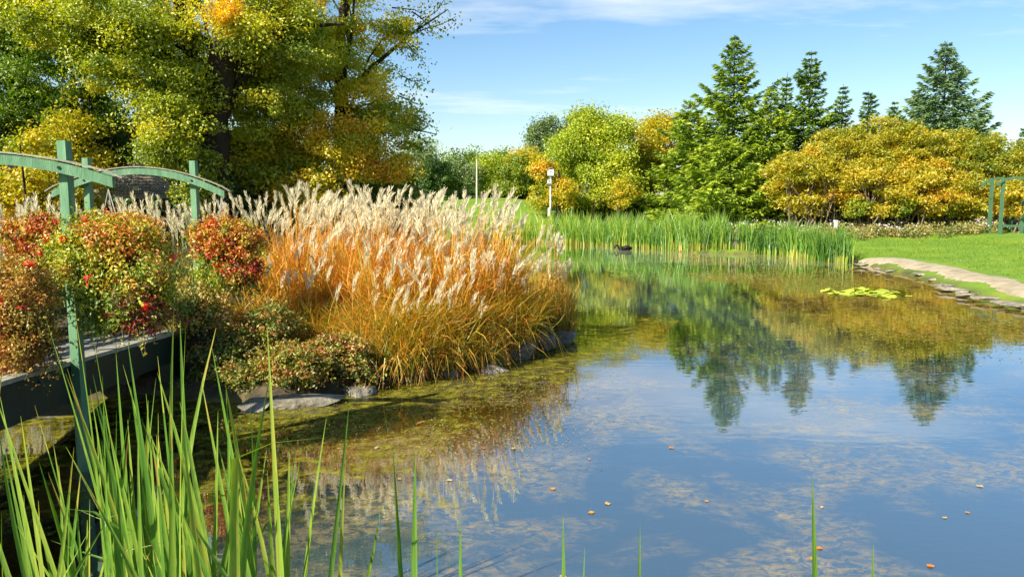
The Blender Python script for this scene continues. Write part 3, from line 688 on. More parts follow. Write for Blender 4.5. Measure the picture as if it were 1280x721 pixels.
# ------------------------------------------------------------------ reeds across the pond
def reed_bed(spans, seed, label, hgt=1.75):
    rng = np.random.default_rng(seed); mb = MB()
    for (x0, x1, y0, y1, dep, n, hs, t) in spans:
        px = rng.uniform(x0, x1, n); u = (px - x0) / (x1 - x0)
        cl = 0.5 + 0.5 * np.sin(px * 0.31 + 2 * np.sin(px * 0.11)) 
        B = np.array([at_z(a, y0 + (y1 - y0) * b, 0) for a, b in zip(px, u)])
        B[:, 1] += rng.random(n) * dep; B[:, 0] += rng.normal(0, 0.1, n)
        B[:, 2] = np.maximum(-0.05, np.minimum(ground_z(B[:, 0], B[:, 1]), 0.6))
        H = hgt * hs * (0.62 + 0.36 * cl) * rng.uniform(0.66, 1.14, n)
        lean = rng.normal(0, 0.16, (n, 2)) * H[:, None]; w = rng.uniform(0.012, 0.026, n); a = rng.uniform(0, math.pi, n)
        wd = np.stack([np.cos(a), np.sin(a), np.zeros(n)], 1) * w[:, None]
        s = np.array((0, 0.25, 0.6, 1.0)); prev = None; tb = np.clip(t + rng.normal(0, 0.14, n) - 0.22 * (cl < 0.3), 0, 1)
        pts_ = []
        for k, q in enumerate(s):
            c = B + np.stack([lean[:, 0] * q ** 2, lean[:, 1] * q ** 2, H * q], 1); ww = wd * (1, 0.95, 0.7, 0.08)[k]
            pts_.append((c - ww, c + ww))
        for k in range(3):
            V = np.stack([pts_[k][0], pts_[k][1], pts_[k + 1][1], pts_[k + 1][0]], 1).reshape(-1, 3)
            ex = (rng.random(n) < 0.55) * rng.uniform(0.25, 0.6, n) if k == 0 else 0
            mb.add(V, np.arange(n * 4).reshape(n, 4), np.clip(tb + ex, 0, 1))
    tagged(link("reed_bed", mb.mesh("reed_bed", M['reed'])), label, None, None, "stuff")
reed_bed([(606, 700, 304, 305, 3.0, 2300, 0.86, 0.74), (690, 790, 305, 310, 3.5, 2300, 0.95, 0.60), (780, 870, 310, 316, 3.2, 2300, 1.05, 0.56), (860, 914, 316, 317, 2.6, 1300, 1.1, 0.58)], 90, "long bed of tall green reeds lining the far shore behind the swan")
reed_bed([(912, 950, 317, 318, 1.2, 300, 0.95, 0.45), (945, 985, 318, 320, 0.8, 280, 1.1, 0.34)], 91, "sparse dark reeds in thin stands with lawn showing between them")
reed_bed([(988, 1030, 322, 327, 1.8, 800, 1.05, 0.45), (1018, 1066, 326, 330, 2.2, 900, 1.0, 0.42)], 92, "bushy clump of reeds at the corner where the path meets the water")

# ------------------------------------------------------------------ things across the pond
p = at_z(779, 313, 0.0)
sw = thing("swan", (p[0], p[1], 0), "black swan with its curved neck lowered, swimming before the reeds", "swan")
me = bpy.data.meshes.new("body")
chain = [((0.50, 0, 0.10), 0.03), ((0.40, 0, 0.11), 0.09), ((0.25, 0, 0.09), 0.155), ((0.08, 0, 0.06), 0.17), ((-0.08, 0, 0.03), 0.12), ((-0.20, 0, 0.035), 0.065),
         ((-0.25, 0, 0.14), 0.058), ((-0.27, 0, 0.24), 0.054), ((-0.33, 0, 0.30), 0.052), ((-0.40, 0, 0.28), 0.052), ((-0.455, 0, 0.20), 0.052), ((-0.485, 0, 0.13), 0.056), ((-0.50, 0, 0.085), 0.026)]
me.from_pydata([c for c, _ in chain], [(i, i + 1) for i in range(len(chain) - 1)], [])
body = link("body", me, sw); me.materials.append(M['feather'])
md = body.modifiers.new("skin", 'SKIN')
for i, (c, r_) in enumerate(chain): me.skin_vertices[0].data[i].radius = (r_, r_ * (1.15 if r_ > 0.1 else 1))
me.skin_vertices[0].data[3].use_root = True
md2 = body.modifiers.new("sub", 'SUBSURF'); md2.levels = md2.render_levels = 2
md.use_smooth_shade = True
bk = MB(); bk.tube([(p[0] - 0.50, p[1], 0.09), (p[0] - 0.52, p[1], 0.05), (p[0] - 0.53, p[1], 0.02)], [0.02, 0.016, 0.006], 6); part("beak", bk, M['beak'], sw, True)
for s in (-1, 1):
    wg = MB(); q = np.linspace(0, 1, 6)
    wg.tube(np.stack([p[0] - 0.05 + 0.52 * q, p[1] + s * (0.13 + 0.05 * np.sin(q * 3.1)), 0.12 + 0.07 * np.sin(q * 2.6)], 1), [0.03, 0.075, 0.085, 0.07, 0.045, 0.01], 8)
    part("wing", wg, M['feather'], sw, True)

b = drop(688, 262, 54.4)
bp = thing("birdhouse_pole", b, "white post carrying two pale birdhouses before the golden tree", "birdhouse pole")
zt = at(688, 208, 54.4)[2]
mb = MB(); mb.tube([(b[0], b[1], b[2] - 0.3), (b[0], b[1], zt - 0.6)], 0.055, 8); part("post", mb, M['white'], bp)
def bird_house(cx, cyy, z, w, h):
    hb = MB(); hb.box((cx, cyy, z + h / 2), (w, w, h)); ho = part("birdhouse", hb, M['white'], bp)
    rb = MB()
    for s in (-1, 1):
        rot = Matrix.Rotation(s * R(32), 3, 'Y'); rb.box((cx + s * w * 0.30, cyy, z + h + w * 0.16), (w * 0.78, w * 1.25, 0.03), np.array(rot))
    part("roof", rb, M['cap'], ho)
    hh_ = MB(); hh_.tube([(cx, cyy - w / 2 - 0.012, z + h * 0.6), (cx, cyy - w / 2 + 0.02, z + h * 0.6)], 0.05, 8); part("entrance", hh_, M['dark_wood'], ho)
bird_house(b[0], b[1], zt - 0.62, 0.40, 0.40)
bird_house(b[0] - 0.09, b[1] - 0.10, zt - 1.15, 0.26, 0.26)
hb = MB(); hb.box((b[0] - 0.11, b[1], b[2] + 0.95), (0.12, 0.22, 0.55)); part("feed_box", hb, M['white'], bp)

b = drop(596, 247, 61); mb = MB(); zt = at(596, 199, 61)[2]
mb.tube([(b[0], b[1], b[2] - 0.3), (b[0], b[1], b[2] + 1.2), (b[0] + 0.02, b[1], zt)], [0.075, 0.065, 0.05], 8)
o = link("bare_pole", mb.mesh("bare_pole", M['pole'], b, True), None, b); tagged(o, "thin bare cream pole standing on the grassy rise", "pole")

b = drop(1045, 272, 46.5); mb = MB(); o = thing("marker_post", b, "short white marker post with a slanted cap in the flower border", "post")
mb.box((b[0], b[1], b[2] + 0.45), (0.15, 0.13, 0.9)); part("post", mb, M['white'], o)
mb = MB(); mb.box((b[0] + 0.01, b[1], b[2] + 0.925), (0.21, 0.18, 0.045), np.array(Matrix.Rotation(R(9), 3, 'Y'))); part("cap", mb, M['white'], o)

b = at_z(924, 312, 0.2); b[2] = gz(b[0], b[1]); o = thing("garden_bench", b, "small brown bench on pale legs half hidden among the sparse reeds", "bench")
for k in range(3):
    mb = MB(); mb.box((b[0], b[1] + 0.22 + 0.02 * k, b[2] + 0.56 + 0.15 * k), (0.72, 0.035, 0.125)); part("backrest_board", mb, M['brown'], o)
for k in range(3):
    mb = MB(); mb.box((b[0], b[1] - 0.14 + 0.14 * k, b[2] + 0.42), (0.72, 0.125, 0.04)); part("seat_board", mb, M['dark_wood'], o)
for s in (-1, 1):
    mb = MB(); mb.box((b[0] + s * 0.24, b[1], b[2] + 0.19), (0.12, 0.36, 0.42)); part("leg", mb, M['rock'], o)

# arbor by the sumacs
b = drop(1250, 288, 44.5); o = thing("garden_arbor", b, "green wooden arbor with a curved top beam at the edge of the lawn", "arbor")
zt = at(1250, 221, 44.5)[2]; x2 = at(1277, 285, 44.5)[0]; g2 = gz(x2, b[1])
for (x, yy) in ((b[0], b[1]), (x2, b[1]), (b[0] + 0.1, b[1] + 1.2), (x2 + 0.1, b[1] + 1.2)):
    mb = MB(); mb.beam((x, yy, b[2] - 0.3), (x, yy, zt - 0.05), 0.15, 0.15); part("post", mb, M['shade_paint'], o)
for yy in (b[1] - 0.12, b[1] + 1.33):
    ac = MB(); q = np.linspace(-1, 1, 15); xm = (b[0] + x2) / 2; hw_ = (x2 - b[0]) / 2 + 0.45
    for a0, a1 in zip(q[:-1], q[1:]):
        z0, z1 = zt - 0.06 - 0.42 * abs(a0) ** 2.2, zt - 0.06 - 0.42 * abs(a1) ** 2.2
        ac.beam((xm + hw_ * a0, yy, z0), (xm + hw_ * a1, yy, z1), 0.07, 0.12)
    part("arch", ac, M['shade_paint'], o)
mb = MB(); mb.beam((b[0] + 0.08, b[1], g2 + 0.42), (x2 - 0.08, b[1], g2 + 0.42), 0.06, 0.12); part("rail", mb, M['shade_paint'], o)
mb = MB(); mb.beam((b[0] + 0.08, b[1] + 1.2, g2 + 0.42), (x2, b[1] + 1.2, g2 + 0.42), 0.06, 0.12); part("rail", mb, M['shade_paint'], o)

# ------------------------------------------------------------------ stones
def rock(c, size, seed, label, group, rough=0.16, flat=0.8, rotz=None, name="rock", cat="rock", mat='rock'):
    rng = np.random.default_rng(seed)
    bm = bmesh.new(); bmesh.ops.create_icosphere(bm, subdivisions=3, radius=1)
    K = rng.normal(0, 1, (7, 3)); ph = rng.uniform(0, 6.28, 7); cut = [(unit(rng.normal(0, 1, 3) * (1, 1, 0.7)), rng.uniform(0.42, 0.8)) for _ in range(16)]
    for v in bm.verts:
        q = np.array(v.co)
        for nrm, dd in cut:
            e = q @ nrm - dd
            if e > 0: q = q - nrm * e
        q = q * (1 + rough * 0.35 * float(np.sum(np.sin(K @ q * 2.2 + ph))) / 3)
        q[2] = math.copysign(min(abs(q[2]), flat), q[2])
        v.co = q * np.array(size)
    me = bpy.data.meshes.new(name); bm.to_mesh(me); bm.free(); me.materials.append(M[mat])
    o = link(name, me, None, c); o.rotation_euler.z = rng.uniform(0, 6.28) if rotz is None else rotz
    return tagged(o, label, cat, group)
def prock(px, py, z, wpx, hz, depth, seed, label, group="rocks edging the planted point", rotz=0.0, **kw):
    c = at_z(px, py, z); w = wpx * c[1] / FPX / 2
    return rock((c[0], c[1], z), (w * 1.15, depth, hz), seed, label, group, rotz=rotz, **kw)
prock(378, 500, 0.05, 108, 0.12, 0.42, 1, "broad flat pale slab at the waterline, sunlit below the red-leaved shrubs", rotz=0.35, flat=0.6, mat='pale_rock')
prock(322, 508, 0.02, 60, 0.14, 0.3, 2, "dull low rock between the flat pale slab and the bridge", rotz=0.2)
prock(452, 489, 0.04, 60, 0.09, 0.3, 3, "narrow pale rock at the waterline next to the flat slab", rotz=0.5)
prock(508, 474, 0.0, 46, 0.12, 0.3, 4, "dark rounded rock under the grass halfway along the point", rotz=0.5)
prock(560, 467, 0.0, 40, 0.12, 0.3, 5, "mossy low rock beneath the greenest grass blades", rotz=0.5)
prock(612, 461, 0.02, 50, 0.13, 0.35, 6, "pale grey rock at the water below the end of the grass", rotz=0.5)
prock(652, 440, 0.12, 56, 0.34, 0.4, 7, "tall grey boulder near the tip of the planted point", rotz=0.7)
prock(645, 408, 0.40, 46, 0.26, 0.35, 8, "grey boulder stacked high behind the tallest shore boulder", rotz=0.4)
prock(682, 432, 0.08, 44, 0.24, 0.4, 9, "dark boulder beside the lone grass tuft at the tip", rotz=0.8)
prock(708, 424, 0.05, 36, 0.18, 0.35, 10, "outermost rock at the very tip of the point", rotz=0.8)
prock(668, 398, 0.36, 34, 0.22, 0.3, 14, "grey rock wedged between the big grass and the lone tuft", rotz=0.3)
prock(158, 474, 0.18, 34, 0.22, 0.35, 11, "yellowish sunlit rock beneath the bridge beam", rotz=0.3)
prock(72, 508, 0.03, 92, 0.10, 0.35, 12, "long low slab at the waterline behind the near bridge post", rotz=-0.1, flat=0.6)
prock(8, 520, 0.02, 70, 0.12, 0.4, 13, "low slab beneath the bridge at the end of the shore", rotz=-0.1, flat=0.6)
# flat stones along the path's shore
stone_px = [(1076, 331, 20), (1096, 336, 16), (1122, 334, 20), (1149, 339, 14), (1153, 344, 30), (1168, 349, 16), (1180, 357, 26), (1190, 362, 44), (1208, 369, 44), (1228, 374, 40), (1247, 377, 26), (1262, 380, 30), (1278, 383, 40), (1300, 389, 44), (1112, 340, 16), (1200, 365, 20)]
ORD = 'first second third fourth fifth sixth seventh eighth ninth tenth eleventh twelfth thirteenth fourteenth fifteenth sixteenth'.split()
stone_px.sort()
for i, (px, py, w) in enumerate(stone_px):
    c = at_z(px, py, 0.10)
    rock((c[0], c[1], 0.09 + 0.02 * (i % 3)), (w * c[1] / FPX / 2 * 1.15, 0.30, 0.09), 200 + i, f"{ORD[i]} flat pale stone counted from the reed clump along the grassy edge below the path", "flat stones along the path's shore", flat=0.6, rotz=0.25 * math.sin(i * 2.1) - 0.5, name="edging_stone", cat="stone", mat='pale_rock')

# ------------------------------------------------------------------ lily pads, floating leaves
p = at_z(1083, 367, 0.0); rng = np.random.default_rng(6)
lo = thing("water_lily", (p[0], p[1], 0), "bright yellow-green water lily with a raft of pads on the brown weed", "water lily")
def pad_mesh(r_, t):
    mb = MB(); k = 12; th = np.linspace(0.25, 6.03, k + 1)
    V = np.concatenate([[(0, 0, 0)], np.stack([r_ * np.cos(th), r_ * np.sin(th), 0.008 + 0.006 * np.sin(th * 3)], 1)])
    mb.add(V, [(0, i + 1, i + 2) for i in range(k)], t); return mb.mesh("leaf", M['lily'])
pads = [pad_mesh(r_, t) for r_, t in ((0.10, 0.3), (0.13, 0.6), (0.15, 0.8), (0.12, 1.0), (0.14, 0.45))]
for k in range(84):
    u = in_ball(rng, 1, 2.0)[0]
    l = link("leaf", pads[k % 5], lo, (u[0] * 1.3, u[1] * 1.25, 0.006 + 0.0015 * (k % 12)))
    l.rotation_euler = (rng.normal(0, 0.10), rng.normal(0, 0.10), rng.uniform(0, 6.28)); 
    if rng.random() < 0.3: l.location.z += 0.04; l.rotation_euler.x += rng.uniform(-0.5, 0.5)
fl = []
for t in (0.1, 0.4, 0.7, 0.95):
    mb = MB(); V = [(0, 0, 0.006), (0.05, 0.012, 0.012), (0.035, 0.05, 0.004), (0, 0.085, 0.015), (-0.04, 0.05, 0.005), (-0.05, 0.01, 0.012), (0, -0.035, 0.004)]
    mb.add(V, [(0, 1, 2), (0, 2, 3), (0, 3, 4), (0, 4, 5), (0, 5, 6), (0, 6, 1)], t); fl.append(mb.mesh("fallen_leaf", M['fallen']))
spots = [q for k, q in enumerate([(737, 574), (741, 640), (702, 720), (883, 610), (1027, 634), (1026, 685), (1015, 697), (1018, 684), (1180, 647), (1227, 608), (1163, 706), (968, 527), (882, 626), (760, 630), (495, 510), (505, 512), (520, 530), (523, 529), (530, 527), (590, 514), (455, 530), (375, 536), (392, 533), (350, 540), (500, 598), (560, 600), (840, 560), (1100, 590), (1210, 640), (640, 560), (470, 560), (430, 545), (606, 560), (690, 610)]) if k % 4 != 3]
for i, (px, py) in enumerate(spots):
    p = at_z(px, py, 0.004); o = link("fallen_leaf", fl[i % 4], None, p); o.rotation_euler.z = i * 1.9; o.scale = (0.6, 0.66, 0.6) if i % 3 else (0.42, 0.4, 0.5)
    tagged(o, "small orange-brown fallen leaf floating on the pond", "leaf", "fallen leaves floating on the pond")
# scraps of weed and algae lying on the surface
rng = np.random.default_rng(8); am = MB()
def scatter(n, fn, size, t):
    out = []
    while len(out) < n:
        q = fn(); 
        if q is not None: out.append(q)
    P = np.array(out); P[:, 2] = 0.006 + rng.random(len(P)) * 0.01
    add_leaves(am, rng, P, size, np.clip(t + rng.normal(0, 0.2, n), 0, 1), 14, aspect=0.5)
def blob(xa, xb, ya, yb, k, sd):
    r2 = np.random.default_rng(sd); cs_ = [at_z(r2.uniform(xa, xb), r2.uniform(ya, yb), 0) for _ in range(k)]
    def f():
        c = cs_[rng.integers(k)]; p_ = c + rng.normal(0, 1, 3) * (0.45, 0.35, 0)
        return p_ if sdf(p_[0:1], p_[1:2])[0] < -0.1 else None
    return f
scatter(2600, blob(340, 715, 440, 560, 60, 1), 0.035, 0.3)
scatter(2600, blob(920, 1279, 345, 450, 90, 2), 0.055, 0.35)
scatter(1500, blob(700, 1050, 318, 350, 60, 3), 0.08, 0.6)
tagged(link("algae", am.mesh("algae", M['scum'])), "small scraps of algae and weed floating on the pond", None, None, "stuff")

# ------------------------------------------------------------------ gazebo
Yg = 29.0; ga = at(169, 200, Yg); gb = np.array((ga[0], Yg, gz(ga[0], Yg)))
go = thing("gazebo", gb, "shingle-roofed garden gazebo in the shade beneath the big tree", "gazebo")
ze = at(169, 243, Yg)[2]; Re = 58 * Yg / FPX; zt = ga[2]
N8 = 8; th = np.arange(N8) * math.pi / 4 + math.pi / 8
NC = 11
for k in range(N8):
    a0, a1 = th[k], th[(k + 1) % N8]; mb = MB()
    for c in range(NC):
        s0, s1 = 1 - c / NC, 1 - (c + 1.12) / NC
        def pt(a, s, lift): return (gb[0] + Re * s * math.cos(a), gb[1] + Re * s * math.sin(a), ze + (zt - ze) * (1 - s) ** 1.08 + lift)
        s1 = max(s1, 0.02)
        ns = max(2, int(10 * s0))
        for q in range(ns):   # single shingles of one course
            f0, f1 = q / ns + 0.012, (q + 1) / ns - 0.012
            A0, B0 = np.array(pt(a0, s0, 0.035)), np.array(pt(a1, s0, 0.035)); A1, B1 = np.array(pt(a0, s1, 0.004)), np.array(pt(a1, s1, 0.004))
            dz = 0.008 * math.sin(q * 7.3 + c * 3.1 + k)
            V = [A0 + (B0 - A0) * f0, A0 + (B0 - A0) * f1, A1 + (B1 - A1) * f1, A1 + (B1 - A1) * f0]
            V = [v + np.array((0, 0, dz)) for v in V]; W_ = [V[0] - (0, 0, 0.03), V[1] - (0, 0, 0.03)]
            mb.add(V + W_, [(0, 1, 2, 3), (4, 5, 1, 0)])
    part("roof", mb, M['shingle'], go)
    p0 = np.array((gb[0] + (Re - 0.06) * math.cos(a0), gb[1] + (Re - 0.06) * math.sin(a0), ze - 0.07)); p1 = np.array((gb[0] + (Re - 0.06) * math.cos(a1), gb[1] + (Re - 0.06) * math.sin(a1), ze - 0.07))
    mb = MB(); mb.beam(p0, p1, 0.05, 0.16); part("fascia", mb, M['cap'], go)
    rp = Re - 0.35; q0 = np.array((gb[0] + rp * math.cos(a0), gb[1] + rp * math.sin(a0), 0)); q1 = np.array((gb[0] + rp * math.cos(a1), gb[1] + rp * math.sin(a1), 0))
    mb = MB(); mb.beam(q0 + (0, 0, gb[2] - 0.2), q0 + (0, 0, ze - 0.02), 0.12, 0.12); part("post", mb, M['dark_wood'], go)
    mb = MB(); mb.beam(q0 + (0, 0, gb[2] + 0.85), q1 + (0, 0, gb[2] + 0.85), 0.06, 0.09); part("rail", mb, M['dark_wood'], go)
    if k not in (5,):
        for w in np.linspace(0.1, 0.9, 7):
            mb = MB(); c = q0 + (q1 - q0) * w; mb.beam(c + (0, 0, gb[2] + 0.05), c + (0, 0, gb[2] + 0.8), 0.04, 0.04); part("baluster", mb, M['dark_wood'], go)
mb = MB(); mb.tube([(gb[0], gb[1], zt - 0.15), (gb[0], gb[1], zt + 0.02), (gb[0], gb[1], zt + 0.10)], [0.14, 0.10, 0.02], 8); part("finial", mb, M['cap'], go)
mb = MB(); V = [(gb[0] + (Re - 0.25) * math.cos(a), gb[1] + (Re - 0.25) * math.sin(a), gb[2] + 0.06) for a in th]; mb.add(V, [(0, 1, 2, 3), (0, 3, 4, 7), (4, 5, 6, 7)]); part("floor", mb, M['dark_wood'], go)

# ------------------------------------------------------------------ bridge
PA, PB, PC = at(77, 458, 8.5), at(238, 411, 13.2), at(124, 400, 13.4)
dirb = np.array((PB[0] - PA[0], PB[1] - PA[1])); LAB = np.linalg.norm(dirb); dirb /= LAB; nrb = np.array((-dirb[1], dirb[0]))   # nrb points away from the pond
WB = 1.32
def deck_z(s): return 1.19 - 0.38 * s / LAB if s > -1.5 else 1.19 + 0.38 * 1.5 / LAB - 0.02 * (s + 1.5) ** 2
def bpt(s, w, z): return np.array((PA[0] + dirb[0] * s + nrb[0] * w, PA[1] + dirb[1] * s + nrb[1] * w, z))
bo = thing("garden_bridge", bpt(0, WB / 2, 0), "green wooden footbridge with arched cross beams and a weathered plank deck", "bridge")
S0, S1 = -7.4, LAB + 2.2
pl = MB(); pl.box((0, 0, 0), (WB + 0.0, 0.132, 0.04)); plme = pl.mesh("plank", M['weathered'])
rotb = math.atan2(dirb[1], dirb[0]) - math.pi / 2
rng = np.random.default_rng(3); s = S0
while s < S1:
    c = bpt(s, WB / 2, deck_z(s) - 0.055 + rng.normal(0, 0.003)); c = c - np.array(bo.location)
    o = link("plank", plme, bo, c); sl = (deck_z(s + 0.05) - deck_z(s - 0.05)) / 0.1
    o.rotation_euler = (math.atan(sl), 0, rotb + rng.normal(0, 0.004)); s += 0.142
def rail_run(name, w, dz, ww, hh, mat, s0=S0, s1=S1, step=0.5):
    mb = MB(); ss = np.linspace(s0, s1, int((s1 - s0) / step) + 2)
    for a, b_ in zip(ss[:-1], ss[1:]): mb.beam(bpt(a, w, deck_z(a) + dz), bpt(b_, w, deck_z(b_) + dz), ww, hh)
    return part(name, mb, M[mat], bo)
rail_run("beam", -0.05, -0.215, 0.11, 0.39, 'shade_dark_paint'); rail_run("beam", WB + 0.05, -0.215, 0.11, 0.39, 'shade_dark_paint')
rail_run("kerb_board", -0.03, 0.012, 0.16, 0.045, 'cap', S0, LAB + 1.4); rail_run("kerb_board", WB + 0.03, 0.10, 0.09, 0.13, 'shade_dark_paint')
rail_run("rail", WB + 0.03, 0.66, 0.10, 0.09, 'shade_dark_paint'); rail_run("rail", WB + 0.03, 0.40, 0.06, 0.10, 'shade_dark_paint')
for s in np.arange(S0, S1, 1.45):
    mb = MB(); mb.beam(bpt(s, WB + 0.03, deck_z(s) + 0.05), bpt(s, WB + 0.03, deck_z(s) + 0.66), 0.09, 0.09); part("baluster", mb, M['shade_dark_paint'], bo)
def bpost(s, w, ztop, zbot):
    mb = MB(); c = bpt(s, w, 0); rot = np.array(Matrix.Rotation(rotb - R(14), 3, 'Z'))
    mb.box((c[0], c[1], (ztop + zbot) / 2), (0.10, 0.10, ztop - zbot), rot); return part("post", mb, M['green_paint'], bo)
ztA, ztB = at(75, 176, 8.5)[2], at(236, 201, 13.2)[2]
bpost(0, -0.17, ztA, -0.6); bpost(0, WB + 0.17, ztA, -0.6); bpost(LAB, -0.17, ztB, -0.6); bpost(LAB, WB + 0.17, at(120, 199, 13.4)[2], -0.3)
for s in (0.0, LAB):   # cross joists under the deck
    mb = MB(); mb.beam(bpt(s + 0.14, -0.1, deck_z(s) - 0.50), bpt(s + 0.14, WB + 0.1, deck_z(s) - 0.50), 0.10, 0.18); part("joist", mb, M['shade_dark_paint'], bo)
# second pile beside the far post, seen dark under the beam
mb = MB(); c = bpt(LAB - 1.0, 0.05, 0); mb.box((c[0], c[1], 0.05), (0.22, 0.22, 1.2)); part("pile", mb, M['shade_dark_paint'], bo)
HA = WB / 2 + 0.17
arch_end = {}
def bow(s, zap, zend, over, dl):
    """a bow-shaped cross beam with a weathered cap, bolted on the post's near face"""
    def cz(u): return zap - (zap - zend) * abs(u) ** 1.9
    q = np.linspace(-1, 1, 25); hw_ = HA + over
    V, Vc = [], []
    for u in q:
        for dz, ds in ((-0.055, -0.04), (-0.055, 0.04), (0.055, 0.04), (0.055, -0.04)): V.append(bpt(s - 0.115 + ds, WB / 2 + hw_ * -u, cz(u) + dz))
        for dz, ds in ((0.058, -0.055), (0.058, 0.055), (0.074, 0.055), (0.074, -0.055)): Vc.append(bpt(s - 0.115 + ds, WB / 2 + (hw_ + 0.10) * -u, cz(u) + dz - (0.02 if abs(u) == 1 else 0)))
    n = len(q); F_ = [(4 * i + j, 4 * i + (j + 1) % 4, 4 * i + 4 + (j + 1) % 4, 4 * i + 4 + j) for i in range(n - 1) for j in range(4)] + [(3, 2, 1, 0), (4 * n - 4, 4 * n - 3, 4 * n - 2, 4 * n - 1)]
    mb = MB(); mb.add(V, F_); a = part("arch", mb, M['green_paint'], bo)
    mc = MB(); mc.add(Vc, F_); part("cap_strip", mc, M['cap'], a)
    for w in (-0.17, WB + 0.17):
        u = -(w - WB / 2) / hw_; bb = MB(); c0 = bpt(s - 0.165, w, cz(u)); c1 = bpt(s - 0.15, w, cz(u)); bb.tube([c0, c1], 0.018, 6); part("bolt", bb, M['shade_dark_paint'], a)
    return bpt(s - 0.115, -0.17 - over + 0.06, zend - 0.07), bpt(s - 0.115, WB + 0.17 + over - 0.06, zend - 0.07)
endA, endA2 = bow(0, at(-13, 198, 8.45)[2], at(137, 228, 8.4)[2], 0.52, 0)
endB, endB2 = bow(LAB, at(184, 214, 13.1)[2], at(283, 243, 13.1)[2], 0.50, 0)

# ------------------------------------------------------------------ hanging baskets
def basket(c, r, hook, seed, label, mat, lobes, leaf, n_bloom, bloom='red', trail=14):
    rng = np.random.default_rng(seed); c = np.array(c, float)
    o = thing("hanging_basket", c - (0, 0, r[2] * 0.4), label, "hanging basket", "hanging flower baskets on the bridge")
    pm = MB(); q = np.linspace(0, 1, 7)
    pm.tube(np.stack([np.full(7, c[0]), np.full(7, c[1]), c[2] - 0.32 + 0.34 * q], 1), 0.24 * np.sin(0.4 + q * 1.17), 8); part("pot", pm, M['pot'], o, True)
    fm = MB(); allC = []
    for (off, rr, k, per, t) in lobes:
        u = unit(rng.normal(0, 1, (k, 3))) * rng.uniform(0.62, 1.0, k)[:, None]
        C = c + np.array(off) * r + u * np.array(rr) * r; allC.append(C)
        idx = np.repeat(np.arange(k), rng.poisson(per, k))
        tt_ = t + rng.normal(0, 0.12, k)
        add_leaves(fm, rng, C[idx] + rng.normal(0, 0.05, (len(idx), 3)), leaf, np.clip(tt_[idx] + rng.normal(0, 0.05, len(idx)), 0, 1), 0.5, u[idx] * 0.8, aspect=0.5)
    allC = np.concatenate(allC)
    sm = MB()
    for k in range(150):     # stray shoots
        C = allC[rng.integers(len(allC))]; d_ = unit((C - c) + np.array((0, 0, 0.25)) + rng.normal(0, 0.25, 3)); ln = rng.uniform(0.08, 0.30)
        q = np.linspace(0, 1, 5)[:, None]; pth = C + d_ * q * ln + np.array((0, 0, -0.35 * ln)) * q ** 2; sm.tube(pth, 0.003, 3, cap=False)
        P = np.repeat(pth, 3, 0) + rng.normal(0, 0.014, (15, 3)); add_leaves(fm, rng, P, leaf * 0.8, np.clip(0.42 + rng.normal(0, 0.16) + rng.normal(0, 0.04, 15), 0, 1), 0.4)
    for C in allC[rng.random(len(allC)) < 0.35]:
        sm.tube(np.stack([c, (c + C) / 2 + (0, 0, 0.08), C]), [0.008, 0.006, 0.003], 3, cap=False)
    for k in range(trail):    # stems trailing over the rim
        a = rng.uniform(0, 6.283); p0 = c + np.array((math.cos(a) * r[0] * 0.55, math.sin(a) * r[1] * 0.55, -r[2] * 0.4)); ln = rng.uniform(0.3, 0.75) * r[2]
        q = np.linspace(0, 1, 5)[:, None]; pth = p0 + q * np.array((0.15 * math.cos(a), 0.15 * math.sin(a), -ln)) + rng.normal(0, 0.02, (5, 3))
        sm.tube(pth, 0.004, 3, cap=False)
        P = np.repeat(pth, 9, 0) + rng.normal(0, 0.045, (45, 3)); add_leaves(fm, rng, P, leaf, np.clip(0.25 + rng.normal(0, 0.15, 45), 0, 1), 0.3)
    part("foliage", fm, M[mat], o); part("stem", sm, M['dark_wood'], o)
    for k in range(n_bloom):
        C = allC[rng.integers(len(allC))] + rng.normal(0, 0.04, 3); C = c + (C - c) * 1.06; m = 14
        bm_ = MB(); add_leaves(bm_, rng, C + rng.normal(0, 0.022, (m, 3)), 0.05, rng.random(m), 0.6, unit(C - c) * 1.2, aspect=0.9); part("bloom", bm_, M[bloom], o)
    if hook is not None:
        for s in (-1, 0, 1):
            wm_ = MB(); b_ = c + np.array((s * 0.20, -0.05 * abs(s) + 0.1 * (s == 0), 0.02)); wm_.tube(np.stack([np.array(hook), b_]), 0.006, 4); part("wire", wm_, M['wire'], o)
    return o
cA = at(143, 335, 8.3)
basket(cA, np.array((0.60, 0.50, 0.60)), endA, 21, "largest hanging basket, yellow-green with red topped foliage beside the near bridge post", 'basket',
       [((-0.35, 0.1, 0.25), (0.75, 0.8, 0.75), 150, 62, 0.36), ((0.15, 0, 0.50), (0.72, 0.8, 0.48), 90, 60, 0.62), ((0.45, -0.1, -0.05), (0.62, 0.7, 0.75), 110, 52, 0.46), ((0.1, -0.05, -0.55), (0.85, 0.8, 0.65), 120, 48, 0.26), ((0.45, -0.2, -0.55), (0.5, 0.6, 0.6), 60, 38, 0.97)], 0.042, 20, trail=22)
cB = at(284, 318, 12.95)
basket(cB, np.array((0.60, 0.5, 0.64)), endB, 22, "hanging basket of red and yellow blooms under the far arch next to the feathery grass", 'basket',
       [((-0.2, 0, 0.45), (0.8, 0.8, 0.5), 110, 40, 0.72), ((0.3, 0, 0.25), (0.7, 0.8, 0.6), 90, 38, 0.60), ((-0.2, 0, -0.3), (0.7, 0.8, 0.7), 100, 36, 0.32), ((0.35, -0.1, -0.3), (0.6, 0.7, 0.6), 80, 30, 0.84)], 0.055, 16)
cC = at(22, 392, 7.7)
